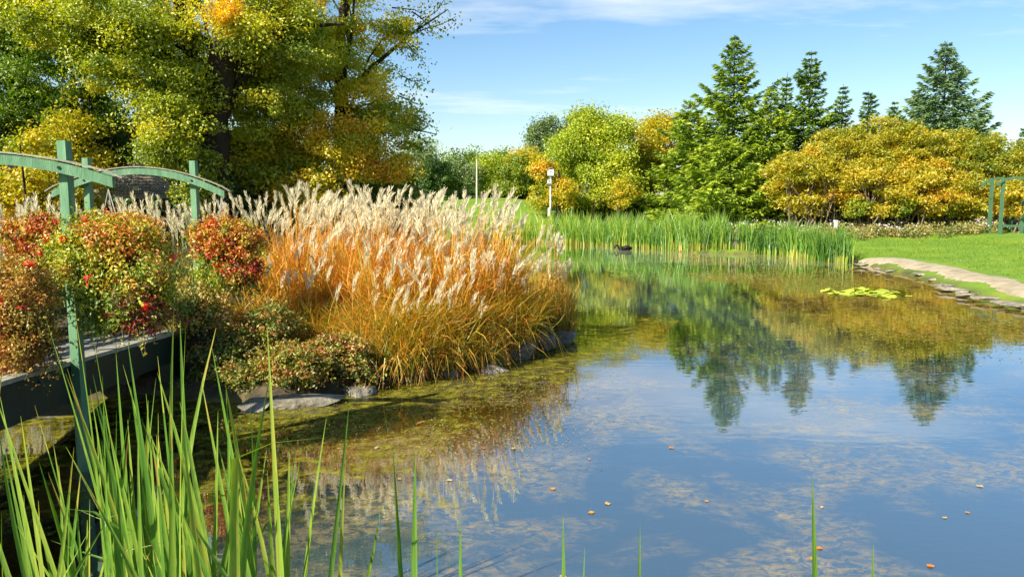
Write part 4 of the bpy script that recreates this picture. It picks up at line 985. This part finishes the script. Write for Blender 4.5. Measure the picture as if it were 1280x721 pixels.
basket(cC, np.array((0.36, 0.36, 0.56)), None, 23, "rust-brown basket of fading foliage in front of the bridge rail", 'rust',
       [((0, 0, 0.25), (0.95, 0.9, 0.75), 140, 80, 0.34), ((-0.2, 0, -0.4), (0.9, 0.9, 0.75), 110, 70, 0.50), ((0.3, 0, -0.2), (0.7, 0.9, 0.7), 60, 60, 0.22)], 0.034, 5)
hk = MB(); hk.tube([cC + (0, 0, 0.0), cC + (-0.02, 0.05, -0.4), bpt(-0.75, -0.12, deck_z(-0.75) - 0.1)], 0.02, 6)
bpy.data.objects["hanging_basket.002"]["label"] = "rust-brown mound of fading foliage mounted on the bridge side, nearest the camera"
part("bracket", hk, M['shade_dark_paint'], bpy.data.objects["hanging_basket.002"])
cD = at(48, 312, 10.6)
basket(cD, np.array((0.42, 0.4, 0.46)), endA2 * 0 + cD + (0, 0, 0.5), 24, "basket of scarlet foliage on the bridge rail behind the near post", 'basket',
       [((0, 0, 0.35), (0.95, 0.9, 0.7), 120, 56, 0.74), ((0.2, 0, -0.4), (0.9, 0.9, 0.7), 100, 50, 0.50)], 0.044, 10)
for ch in list(bpy.data.objects["hanging_basket.003"].children):
    if ch.name.startswith("wire"): bpy.data.objects.remove(ch)
hk = MB(); hk.tube([cD - (0, 0, 0.2), cD - (0, 0, 0.9)], 0.03, 6); hk.tube([cD - (0, 0, 0.9), bpt(2.2, WB + 0.05, cD[2] - 1.0)], 0.025, 6)
part("bracket", hk, M['shade_dark_paint'], bpy.data.objects["hanging_basket.003"])

# ------------------------------------------------------------------ shrubs on the planted point
def bush(px, py, Y, rx, ry, rd, seed, label, mat, t, n, per, leaf, cr=0.10, blooms=0, name="shrub", cat="shrub", group=None, sp=0.14):
    rng = np.random.default_rng(seed); c = at(px, py, Y); r = np.array((rx * Y / FPX, rd, ry * Y / FPX)); b_ = np.array((c[0], c[1], gz(c[0], c[1])))
    o = thing(name, b_, label, cat, group); cm, tm = MB(), MB()
    sub = [(c + in_ball(rng, 1)[0] * r * (0.55, 0.5, 0.45), r * rng.uniform(0.45, 0.75), n // 4, t + rng.normal(0, 0.08)) for _ in range(5)]
    C = crown(cm, rng, sub, leaf, cr, per, ctn=sp, p=2.6)
    for k in range(n // 2):
        q0 = C[rng.integers(len(C))]; d_ = unit((q0 - c) / r + np.array((0, 0, 0.5)) + rng.normal(0, 0.35, 3)); ln = rng.uniform(0.08, 0.34)
        q = np.linspace(0, 1, 6)[:, None]; pth = q0 + d_ * q * ln + np.array((0, 0, -0.5 * ln)) * q ** 2; tm.tube(pth, 0.004, 3, cap=False)
        P = np.repeat(pth, 3, 0) + rng.normal(0, 0.016, (18, 3)); add_leaves(cm, rng, P, leaf * 0.85, np.clip(t + 0.08 + rng.normal(0, 0.16) + rng.normal(0, 0.04, 18), 0, 1), 0.4)
    for q in C[rng.random(len(C)) < 0.4]:
        s_ = b_ + np.array((rng.normal(0, 0.3 * r[0]), rng.normal(0, 0.2 * rd), -0.05))
        tm.tube(np.stack([s_, (s_ + q) / 2 + (0, 0, 0.06), q]), [0.012, 0.009, 0.004], 4, cap=False)
    part("branches", tm, M['dark_wood'], o); part("foliage", cm, M[mat], o)
    for k in range(blooms):
        Q = C[rng.integers(len(C))] + np.array((0, -0.05, 0.06)); bm_ = MB(); add_leaves(bm_, rng, Q + rng.normal(0, 0.022, (12, 3)), 0.05, rng.random(12), 0.6, aspect=0.9); part("bloom", bm_, M['red'], o)
bush(250, 390, 12.4, 45, 48, 0.5, 101, "dark leafy shrub with red blooms below the far hanging basket", 'bush', 0.50, 130, 60, 0.05, blooms=10)
bush(285, 440, 12.3, 48, 50, 0.5, 102, "shady green shrub at the water beside the far bridge pile", 'bush', 0.44, 140, 55, 0.05)
bush(330, 410, 12.9, 46, 38, 0.5, 103, "yellow-green shrub at the foot of the orange grass, near the bridge", 'bush', 0.58, 130, 70, 0.05)
bush(356, 462, 11.75, 58, 38, 0.4, 104, "low shrub with wine-red twigs above the flat pale slab", 'bush', 0.52, 150, 70, 0.05)
bush(424, 452, 12.2, 58, 40, 0.4, 105, "low rust-tinged shrub at the shoreline where the orange grass begins", 'bush', 0.62, 150, 70, 0.05)
bush(482, 450, 12.9, 46, 32, 0.35, 106, "small straggly shrub of mixed leaves over the dark rounded rock", 'bush', 0.52, 110, 65, 0.05)
bush(300, 478, 11.8, 40, 26, 0.3, 110, "low dark groundcover shrub between the bridge pile and the pale slab", 'bush', 0.40, 90, 60, 0.045)
bush(548, 462, 13.6, 32, 15, 0.25, 111, "little green shrublet trailing over the mossy low rock", 'bush', 0.45, 50, 50, 0.045)
bush(672, 424, 15.9, 24, 18, 0.3, 112, "green shrublet between the tall boulder and the dark boulder", 'bush', 0.42, 44, 45, 0.045)
bush(210, 360, 13.6, 40, 44, 0.5, 107, "olive shrub between the bridge deck and the far post", 'bush', 0.48, 100, 60, 0.05, blooms=4)
bush(640, 425, 15.2, 34, 30, 0.4, 108, "dull reddish shrublet clinging to the boulders near the tip", 'bush', 0.62, 60, 45, 0.05)
bush(600, 452, 14.0, 44, 18, 0.3, 109, "dry tangled shrublet above the pale grey shore rock", 'bush', 0.52, 60, 45, 0.045)

# ------------------------------------------------------------------ feathery grasses
def plume_mesh(seed, L=0.34):
    rng = np.random.default_rng(seed); mb = MB(); n = 64
    s = rng.random(n); ax = np.stack([0.10 * s ** 2, np.zeros(n), L * s], 1)
    a = rng.uniform(0, 6.283, n); ln = (0.045 + 0.085 * np.sin(0.4 + 2.5 * s)) * rng.uniform(0.8, 1.2, n)
    d = unit(np.stack([np.cos(a) * 0.42 + 0.25, np.sin(a) * 0.42, np.full(n, 0.9)], 1)); tip = ax + d * ln[:, None]
    w = unit(np.cross(d, rng.normal(0, 1, (n, 3)))) * 0.0062
    V = np.stack([ax, (ax + tip) / 2 + w, tip, (ax + tip) / 2 - w], 1).reshape(-1, 3); mb.add(V, np.arange(n * 4).reshape(n, 4), np.clip(rng.normal(0.6, 0.25, n), 0, 1))
    return mb.mesh("plume", M['plume'])
PL = [plume_mesh(300 + i) for i in range(5)]
def grass_proto(seed, H, spread, nb, tl, mat, th=(0.15, 0.5, 0.68), width=0.010, foot=0.36, floppy=0.25):
    """a clump's arching blades and upright culms; th: tint at foot, middle and top"""
    rng = np.random.default_rng(seed); mb = MB()
    a = rng.uniform(0, 6.283, nb); rb = foot * np.sqrt(rng.random(nb)); ln = H * rng.uniform(0.55, 1.0, nb); out = spread * rng.uniform(0.15, 1.0, nb); bend = rng.uniform(0.0, 0.5, nb)
    B = np.stack([rb * np.cos(a), rb * np.sin(a), np.zeros(nb)], 1); a = a + rng.normal(0, 1.1, nb); d = np.stack([np.cos(a), np.sin(a), np.zeros(nb)], 1); wv_ = rng.normal(0, 0.09, (nb, 2)) * H; bend = bend * (1 + 2.2 * (rng.random(nb) < floppy))
    side = np.stack([-np.sin(a + rng.normal(0, 0.8, nb)), np.cos(a), rng.normal(0, 0.3, nb)], 1)
    S = np.array((0, 0.3, 0.6, 0.85, 1.0)); rows = []; tb = rng.normal(0, 0.17, nb)
    for q in S:
        c = B + d * (out * q ** 1.7)[:, None]; c[:, :2] += wv_ * math.sin(q * 3.6); c[:, 2] = ln * (q - bend * q ** 3 * 0.9)
        ww = side * (width * (0.9, 1.0, 0.85, 0.5, 0.08)[list(S).index(q)]); rows.append((c - ww, c + ww))
    for k in range(4):
        V = np.stack([rows[k][0], rows[k][1], rows[k + 1][1], rows[k + 1][0]], 1).reshape(-1, 3)
        t_ = np.interp(S[k] + 0.12, (0, 0.5, 1), th); mb.add(V, np.arange(nb * 4).reshape(nb, 4), np.clip(t_ + tb, 0, 1))
    tips = []
    for k in range(tl):     # culms that carry the plumes
        aa = rng.uniform(0, 6.283); r0 = 0.2 * math.sqrt(rng.random()); h = H * rng.uniform(0.80, 1.16); o_ = spread * rng.uniform(0.0, 0.55)
        q = np.linspace(0, 1, 4)
        pth = np.stack([r0 * math.cos(aa) + math.cos(aa) * o_ * q ** 1.5, r0 * math.sin(aa) + math.sin(aa) * o_ * q ** 1.5, h * q], 1)
        mb.tube(pth, 0.006, 3, th[1] + 0.05, cap=False); tips.append((pth[-1], aa))
    return mb.mesh("blades", M[mat]), tips
LONG = [grass_proto(310 + i, 1.95, 0.95, 640, 14, 'misc', (0.22, 0.46, 0.66)) for i in range(4)]
LOW = [grass_proto(320 + i, 1.35, 1.0, 560, 5, 'misc', (0.10, 0.32, 0.46), 0.010, 0.5, 0.6) for i in range(3)]
SHADE = [grass_proto(330 + i, 1.75, 0.8, 330, 20, 'oliveg', (0.2, 0.5, 0.6)) for i in range(2)]
TIP = [grass_proto(340 + i, 1.75, 0.42, 300, 15, 'misc', (0.2, 0.36, 0.52)) for i in range(2)]
def grass(loc, proto, seed, label, group, scale=1.0, lean=0.0, wind=0.6):
    rng = random.Random(seed); me, tips = proto
    o = thing("pampas_grass", loc, label, "ornamental grass", group); rz = rng.uniform(0, 6.28)
    o.rotation_euler = (rng.gauss(0, 0.03), lean, rz * 0); o.scale = (scale, scale, scale)
    bl = link("blades", me, o); bl.rotation_euler.z = rz; bl["kind"] = "stuff"
    Rz = Matrix.Rotation(rz, 3, 'Z')
    for k, (tp, aa) in enumerate(tips):
        pl_ = link("plume", PL[rng.randrange(5)], o, Rz @ Vector(tp)); pl_.location.z -= 0.03
        az = rng.gauss(0, wind * 1.9)          # the plumes nod downwind
        pl_.rotation_euler = (rng.gauss(0, 0.12), rng.uniform(0.0, 0.38) * (1 if wind < 1 else -1), az); s_ = rng.uniform(0.75, 1.25); pl_.scale = (s_, s_, s_)
grp = "feathery orange grass clumps on the planted point"
lbl = "tall clump of orange grass with cream plumes, packed among its like on the point"
k = 0
for (Y, y_, x0, x1, n, pr) in ((18.6, 380, 385, 640, 8, LONG), (17.2, 390, 350, 630, 9, LONG), (15.8, 405, 345, 615, 9, LONG), (14.6, 415, 380, 600, 7, LONG)):
    for i in range(n):
        px = x0 + (x1 - x0) * (i + 0.5) / n + 9 * math.sin(k * 2.3); p = drop(px, y_, Y + 0.35 * math.sin(k * 1.7))
        if sdf(p[0:1], p[1:2])[0] < 0.25: p = drop(px - 25, y_, Y + 0.5)
        grass(p, pr[k % len(pr)], k, lbl, grp, 0.97 + 0.17 * math.sin(k * 3.1)); k += 1
sh = [np.array(P2(*q)) for q in ((500, 479), (545, 471), (620, 458), (700, 433), (716, 422))]
inl = np.array((-0.72, 0.70))
for i in range(15):
    u = 0.1 + i / 15 * 2.75; j = int(u); q = sh[j] + (sh[j + 1] - sh[j]) * (u - j) + inl * (0.22 + 0.30 * (i % 3) + 0.1 * math.sin(i * 2.7))
    grass(np.array((q[0], q[1], gz(q[0], q[1]))), LOW[k % 3], k, "lower clump of golden green grass spilling toward the water along the point's edge", "low golden grass clumps at the front of the point", 0.72 + 0.16 * (i % 3) + 0.06 * math.sin(k)); k += 1
for (px, Y, sc) in ((395, 13.7, 0.85), (440, 13.5, 0.8), (350, 13.9, 0.8), (476, 13.6, 0.75), (330, 14.6, 0.9)):
    p = drop(px, 440, Y); grass(p, LOW[k % 3], k, "lower clump of golden green grass spilling toward the water along the point's edge", "low golden grass clumps at the front of the point", sc); k += 1
for (px, Y, sc, lb) in ((688, 17.1, 0.92, "tallest lone tuft of plumed grass at the very tip of the point"), (704, 16.9, 0.72, "short lone tuft of plumed grass leaning over the water at the tip"), (676, 17.6, 0.6, "small tuft of dry grass between the boulders and the lone tip tuft")):
    grass(drop(px, 420, Y), TIP[k % 2], k, lb, "lone grass tufts at the tip", sc); k += 1
for i, (px, Y) in enumerate(((-60, 16.5), (-20, 17.5), (15, 16.6), (48, 18), (85, 17), (120, 18.4), (152, 17.2), (185, 18.0), (215, 17.0), (236, 18.6), (330, 19.5), (295, 19.0))):
    grass(drop(px, 340, Y), SHADE[i % 2], 100 + i, "silvery plumed grass clump in the shade beyond the bridge deck", "silver grass clumps beyond the bridge", 1.0 + 0.08 * math.sin(i * 2), -0.10, 1.5)

# ------------------------------------------------------------------ big trees on the near side
def big_tree(name, base, trunk, rads, lobes, seed, label, mat, leaf, cr_, per, cat="tree", bark='bark', frac=0.10, extra=(), **kw):
    rng = np.random.default_rng(seed); o = thing(name, base, label, cat); cm, tm = MB(), MB()
    C = crown(cm, rng, lobes, leaf, cr_, per, **kw)
    trunk = np.array(trunk, float)
    q = np.linspace(0, len(trunk) - 1, 14); tp = np.stack([np.interp(q, np.arange(len(trunk)), trunk[:, i]) for i in range(3)], 1); rr = np.interp(q, np.arange(len(trunk)), rads)
    tp[1:-1] += rng.normal(0, 0.04, (12, 3)); tm.tube(tp, rr, 10, cap=False)
    for e, er in extra: tm.tube(np.array(e), er, 8, cap=False)
    limbs(tm, rng, tp, C, frac, 0.05, 0.12)
    part("trunk", tm, M[bark], o, smooth=True); part("crown", cm, M[mat], o)
    return o
Yt = 21.0
b = drop(262, 285, Yt)
big_tree("cottonwood_tree", b, [b - (0, 0, 0.2), at(262, 215, Yt), at(268, 140, Yt), at(280, 70, Yt), at(294, -20, Yt), at(305, -120, Yt)], [0.62, 0.48, 0.40, 0.34, 0.28, 0.12],
         [L_(170, 60, 20.5, 80, 66, 1.8, 95, 0.50), L_(345, 50, 22.0, 80, 60, 2.0, 100, 0.54), L_(110, 20, 20, 90, 50, 2, 60, 0.46), L_(215, 130, 20.0, 44, 56, 1.0, 44, 0.50), L_(215, 190, 20.2, 30, 26, 0.7, 20, 0.44), L_(335, 120, 22.4, 66, 56, 1.4, 60, 0.50), L_(260, 40, 23.6, 120, 90, 1.6, 52, 0.46),
          L_(260, -90, 21.5, 190, 70, 3.0, 48, 0.50), L_(275, 15, 19.9, 22, 14, 0.5, 7, 0.86), L_(300, 40, 20.1, 26, 22, 0.6, 8, 0.64), L_(250, 215, 20.4, 18, 46, 0.35, 18, 0.36), L_(300, 220, 23, 40, 50, 1.0, 40, 0.40)],
         110, "huge cottonwood with a dark leaning trunk towering behind the bridge", 'poplar', 0.081, 0.27, 350, frac=0.10, ctn=0.12,
         extra=[([at(266, 150, Yt), at(235, 95, Yt - 0.3), at(190, 65, Yt - 0.5), at(120, 40, Yt - 0.8)], [0.22, 0.17, 0.12, 0.05]), ([at(278, 90, Yt), at(310, 50, Yt), at(360, 35, Yt + 0.3), at(430, 30, Yt + 0.4)], [0.18, 0.12, 0.08, 0.03]), ([at(262, 170, Yt), at(240, 80, Yt), at(225, 10, Yt - 0.2), at(215, -70, Yt - 0.2)], [0.26, 0.2, 0.15, 0.08])])
Yt = 24.5
b = drop(430, 290, Yt)
big_tree("poplar_tree", b, [b - (0, 0, 0.27), at(428, 200, Yt), at(424, 110, Yt), at(428, 20, Yt), at(435, -70, Yt)], [0.30, 0.24, 0.19, 0.13, 0.05],
         [L_(415, 60, Yt, 70, 75, 2.0, 54, 0.65), L_(465, 130, Yt, 48, 60, 1.6, 37, 0.67), L_(420, 180, Yt - 1.2, 80, 45, 1.2, 62, 0.81), L_(480, 205, Yt - 0.5, 42, 32, 1.0, 25, 0.85), L_(485, 30, Yt, 34, 40, 1.2, 10, 0.59), L_(500, 160, Yt + 0.8, 30, 34, 0.8, 6, 0.53), L_(375, 100, Yt, 60, 60, 1.5, 33, 0.63), L_(430, -60, Yt, 90, 60, 2.0, 41, 0.59), L_(360, 190, Yt - 1, 40, 40, 1, 22, 0.77), L_(495, 70, Yt, 28, 40, 0.8, 4, 0.57)],
         111, "golden poplar with loose drooping sprays of leaves at the edge of the open sky", 'poplar', 0.082, 0.27, 300, frac=0.2, droop=0.5, ctn=0.12,
         extra=[([at(426, 120, Yt), at(470, 80, Yt), at(515, 42, Yt), at(560, 12, Yt)], [0.10, 0.07, 0.04, 0.015]), ([at(427, 190, Yt), at(470, 165, Yt), at(510, 160, Yt), at(545, 168, Yt)], [0.08, 0.05, 0.03, 0.012])])
# outer twigs with loose leaves over the sky
rng = np.random.default_rng(44); tw, tl_ = MB(), MB()
for (x0, y0, x1, y1) in ((515, 42, 572, 22), (520, 38, 560, -6), (505, 50, 528, 78), (500, 95, 530, 105), (505, 140, 543, 158), (500, 150, 532, 178), (515, 15, 552, 40), (500, 60, 522, 58), (498, 120, 524, 128), (505, 175, 535, 190), (490, 10, 535, 14)):
    A, B_ = at(x0, y0, Yt), at(x1, y1, Yt + rng.normal(0, 0.4)); q = np.linspace(0, 1, 6)[:, None]; pth = A + (B_ - A) * q + rng.normal(0, 0.06, (6, 3)) * q
    tw.tube(pth, np.linspace(0.022, 0.006, 6), 4, cap=False)
    m = 110; s_ = rng.random(m) ** 0.7; P = np.stack([np.interp(s_, np.linspace(0, 1, 6), pth[:, i]) for i in range(3)], 1) + rng.normal(0, 0.16, (m, 3)) - (0, 0, 0.05)
    add_leaves(tl_, rng, P, 0.095, np.clip(0.42 + rng.normal(0, 0.15, m), 0, 1), 0.3, droop=0.6)
po = bpy.data.objects["poplar_tree.002"] if "poplar_tree.002" in bpy.data.objects else bpy.data.objects["poplar_tree"]
part("twigs", tw, M['bark'], po, kind="stuff"); part("leaves", tl_, M['poplar'], po, kind="stuff")

Yt = 24.0
b = drop(20, 285, Yt)
big_tree("maple_tree", b, [b - (0, 0, 0.2), at(22, 200, Yt), at(28, 110, Yt), at(20, 20, Yt), at(15, -60, Yt)], [0.34, 0.28, 0.22, 0.16, 0.08],
         [L_(40, 70, Yt, 80, 50, 1.8, 46, 0.56), L_(-40, 60, Yt, 80, 80, 2, 60, 0.5), L_(30, 140, Yt, 80, 34, 1.6, 54, 0.36), L_(100, 135, Yt, 60, 30, 1.4, 36, 0.46), L_(20, 10, Yt - 1, 60, 24, 1.4, 26, 0.86), L_(0, -60, Yt, 150, 50, 2.5, 50, 0.55), L_(70, 185, Yt + 0.8, 90, 34, 1.2, 50, 0.30)],
         112, "dark green spreading maple beside the cottonwood, bits of sky showing through", 'green', 0.095, 0.29, 300, frac=0.12)
def under(px, yt, yb, Y, hw, seed, label, mat, t, n, per, leaf, cr_=0.26, name="small_tree", cat="small tree", rd=1.0):
    h = yb - yt; base = drop(px, yb, Y)
    tree(name, base, [L_(px, yt + h * 0.45, Y, hw, h * 0.46, rd, n, t), L_(px - hw * 0.4, yt + h * 0.6, Y - 0.3, hw * 0.5, h * 0.3, rd * 0.6, n // 4, t + 0.06)], seed, label, cat, mat, leaf, cr_, per, r=0.09, frac=0.15, trunks=2)
under(50, 165, 295, 21.5, 58, 120, "bright yellow small tree behind the near bridge arch", 'goldgreen', 0.60, 90, 130, 0.10)
under(95, 110, 295, 23.0, 34, 121, "yellow sunlit sapling rising between the maple and the cottonwood", 'goldgreen', 0.58, 60, 110, 0.10)
tree("small_tree", drop(126, 285, 26), [L_(146, 180, 26, 17, 23, 0.6, 46, 0.6), L_(160, 190, 26, 11, 12, 0.5, 14, 0.5), L_(135, 200, 26.2, 14, 10, 0.5, 12, 0.4)], 122, "small tree hung with red creeper leaves just above the gazebo roof", "small tree", 'vine', 0.10, 0.2, 110, trunk_top=at(142, 175, 26), r=0.08, frac=0.2)
under(196, 150, 262, 32.5, 40, 123, "small yellowing tree close behind the gazebo and the red creeper", 'goldgreen', 0.42, 50, 110, 0.10)
under(330, 150, 300, 23, 48, 124, "yellow-green understorey tree between the cottonwood trunk and the poplar", 'goldgreen', 0.46, 90, 130, 0.11)
under(300, 215, 310, 22.5, 50, 125, "dark shady bush at the foot of the cottonwood trunk", 'green', 0.15, 80, 130, 0.10, name="shrub", cat="shrub")
under(385, 195, 300, 22.6, 44, 126, "golden leaved young tree just behind the feathery grass", 'goldgreen', 0.68, 70, 120, 0.105)
under(480, 212, 300, 26, 50, 127, "olive green bush under the poplar's golden sprays", 'goldgreen', 0.20, 70, 130, 0.12, name="shrub", cat="shrub")
rng = np.random.default_rng(78); um = MB()
lob = [L_(x, 258 + 6 * math.sin(x), 33.0, 30, 40, 1.0, 26, 0.10 + 0.08 * math.sin(x * 0.13)) for x in range(-60, 540, 34)]
lob += [L_(x, 200 if x < 330 else 235, 34, 34, 60 if x < 330 else 36, 1.0, 34, 0.2) for x in range(-40, 500, 44)]
crown(um, rng, lob, 0.21, 0.36, 52, ctn=0.10)
tagged(link("undergrowth", um.mesh("undergrowth", M['green'])), "dark thicket behind the gazebo and the big trunks", None, None, "stuff")

# ------------------------------------------------------------------ lawn blades along edges
rng = np.random.default_rng(9); lm = MB()
n = 26000
X = rng.uniform(8.5, 26, n); Y = 20 + 26 * rng.random(n) ** 1.2; d = sdf(X, Y)
pd = np.min(np.linalg.norm(np.stack([X, Y], 1)[:, None, :] - PATH[None, ::3, :], axis=2), axis=1)
ok = (d > 0.12) & (pd > 0.95); X, Y = X[ok], Y[ok]; n = len(X)
B = np.stack([X, Y, ground_z(X, Y) - 0.01], 1); h = rng.uniform(0.04, 0.10, n); a = rng.uniform(0, 6.28, n); w = np.stack([np.cos(a), np.sin(a), 0 * a], 1) * 0.018
T_ = B + np.stack([rng.normal(0, 0.03, n), rng.normal(0, 0.03, n), h], 1)
lm.add(np.stack([B - w, B + w, T_], 1).reshape(-1, 3), np.arange(n * 3).reshape(n, 3), np.clip(rng.normal(0.5, 0.22, n), 0, 1))
tagged(link("grass", lm.mesh("grass", M['lawn'])), "short grass of the mown lawn beside the path", None, None, "stuff")

# ------------------------------------------------------------------ near cattails
def cattail_leaf(mb, rng, root, tip, w, bow_, tint, brown):
    n = 12; q = np.linspace(0, 1, n)[:, None]; root, tip = np.array(root), np.array(tip); L = np.linalg.norm(tip - root)
    sd = np.array((rng.normal(0, 1), rng.normal(0, 1), 0)); sd /= np.linalg.norm(sd) + 1e-6
    mid = (root + tip) / 2 + sd * bow_ * L
    C = (1 - q) ** 2 * root + 2 * q * (1 - q) * mid + q ** 2 * tip
    if rng.random() < 0.16:
        e_ = np.clip(q[:, 0] - rng.uniform(0.68, 0.85), 0, 1); sg = rng.choice([-1, 1]); C[:, 0] += sg * e_ * 0.55 * L; C[:, 2] -= e_ * 0.9 * L
    yaw = rng.uniform(-0.6, 0.6) + rng.uniform(-0.9, 0.9) * q[:, 0]
    S = np.stack([np.cos(yaw), np.sin(yaw), 0 * yaw], 1); Nn_ = np.stack([-np.sin(yaw), np.cos(yaw), 0 * yaw], 1)
    prof = np.minimum(1, 0.55 + 1.2 * q[:, 0]) * np.clip((1 - q[:, 0]) * 3.2, 0.02, 1) ** 0.75
    wv = (w / 2 * prof)[:, None]
    V = np.concatenate([C - S * wv, C + Nn_ * wv * 0.35, C + S * wv]); i = np.arange(n - 1)
    F_ = np.concatenate([np.stack([i, i + n, i + n + 1, i + 1], 1), np.stack([i + n, i + 2 * n, i + 2 * n + 1, i + n + 1], 1)])
    t_ = tint + 0.10 * (0.5 - q[:-1, 0]) ; t_ = np.where(q[:-1, 0] > 1 - brown, np.maximum(t_, 0.80 + 0.18 * (q[:-1, 0] - 1 + brown) / max(brown, 1e-3)), t_); t_ = np.where(q[:-1, 0] < 0.2, t_ + 0.1, t_)
    mb.add(V, F_, np.clip(np.concatenate([t_, t_ + 0.04]), 0, 1))
BL = [(57, 397, 165), (115, 412, 200), (82, 467, 165), (145, 442, 185), (217, 390, 245), (197, 445, 232), (302, 395, 335), (334, 410, 352), (270, 410, 250), (265, 435, 340), (252, 477, 325), (437, 500, 385), (408, 522, 378),
      (375, 575, 382), (370, 565, 310), (460, 600, 395), (432, 575, 432), (477, 630, 418), (0, 495, 70), (2, 640, 25), (92, 380, 120), (160, 430, 215), (128, 470, 130), (195, 472, 190), (60, 590, 130), (20, 655, 120), (48, 625, 52), (225, 400, 236), (232, 410, 238), (185, 500, 180)]
rng = np.random.default_rng(17)
for i in range(106):
    xb = np.clip(rng.normal(190, 95), 25, 345); BL.append((xb + rng.normal(-16, 52), rng.uniform(455, 690), xb))
BL.sort(key=lambda t: t[2] + rng.normal(0, 10))
i = 0; cattl = "tall green cattail in the dense stand at the near shore below the bridge"
while i < len(BL):
    m = int(rng.integers(3, 6)); grp_ = BL[i:i + m]; i += m
    Y = rng.uniform(3.3, 4.7); base = np.array((np.mean([at(g[2], 721, Y)[0] for g in grp_]) , Y, 0.0)); base[2] = gz(base[0], Y)
    o = thing("cattail", base, cattl, "cattail", "cattails at the near shore")
    for (tx, ty, bx) in grp_:
        Yl = Y + rng.normal(0, 0.07); tip = at(tx, ty, Yl + rng.normal(0, 0.12)); low = at(bx, 721, Yl)
        d_ = low - tip; root = low + d_ * ((low[2] - base[2] + 0.05) / max(-d_[2], 0.15)) * 0.5; root[2] = base[2] - 0.05; root[:2] = root[:2] * 0.6 + base[:2] * 0.4 if abs(low[0] - base[0]) < 0.25 else root[:2]
        mb = MB(); cattail_leaf(mb, rng, root, tip, rng.uniform(0.024, 0.043), rng.normal(0, 0.06), rng.uniform(0.34, 0.80), rng.choice([0.0, 0.04, 0.08, 0.12], p=[0.35, 0.25, 0.25, 0.15])); part("leaf", mb, M['cattail'], o, smooth=True)
singles = [("pair of cattail leaves just past the dense stand, over olive algae", [(491, 560, 503), (519, 568, 512)]), ("cattail with short leaves over the edge of the algae and the blue water", [(545, 641, 553), (575, 645, 588)]),
           ("small cattail of two leaves alone over blue water, nearest the dense stand", [(704, 645, 722), (731, 683, 733)]), ("single thin cattail leaf tip alone in the middle of the bottom edge", [(800, 655, 802)]),
           ("tallest lone cattail leaf over open water, away from the stand", [(1015, 595, 1033)]), ("dark short cattail tip beside the tallest lone leaf", [(1092, 680, 1098)]), ("smallest cattail tip, farthest from the dense stand", [(1145, 700, 1147)])]
for lb, gs in singles:
    Y = 3.7 if len(gs) > 1 else 3.5; bx = np.mean([g[2] for g in gs]); base = at(bx, 721, Y); base[2] = gz(base[0], Y); o = thing("cattail", base, lb, "cattail", "lone cattails at the near shore")
    for (tx, ty, b_) in gs:
        tip = at(tx, ty, Y); low = at(b_, 721, Y); d_ = low - tip; root = low + d_ * 0.3; root[2] = base[2] - 0.05
        mb = MB(); cattail_leaf(mb, rng, root, tip, 0.042 if ty < 650 else 0.03, 0.02, 0.45, 0.06); part("leaf", mb, M['cattail'], o, smooth=True)
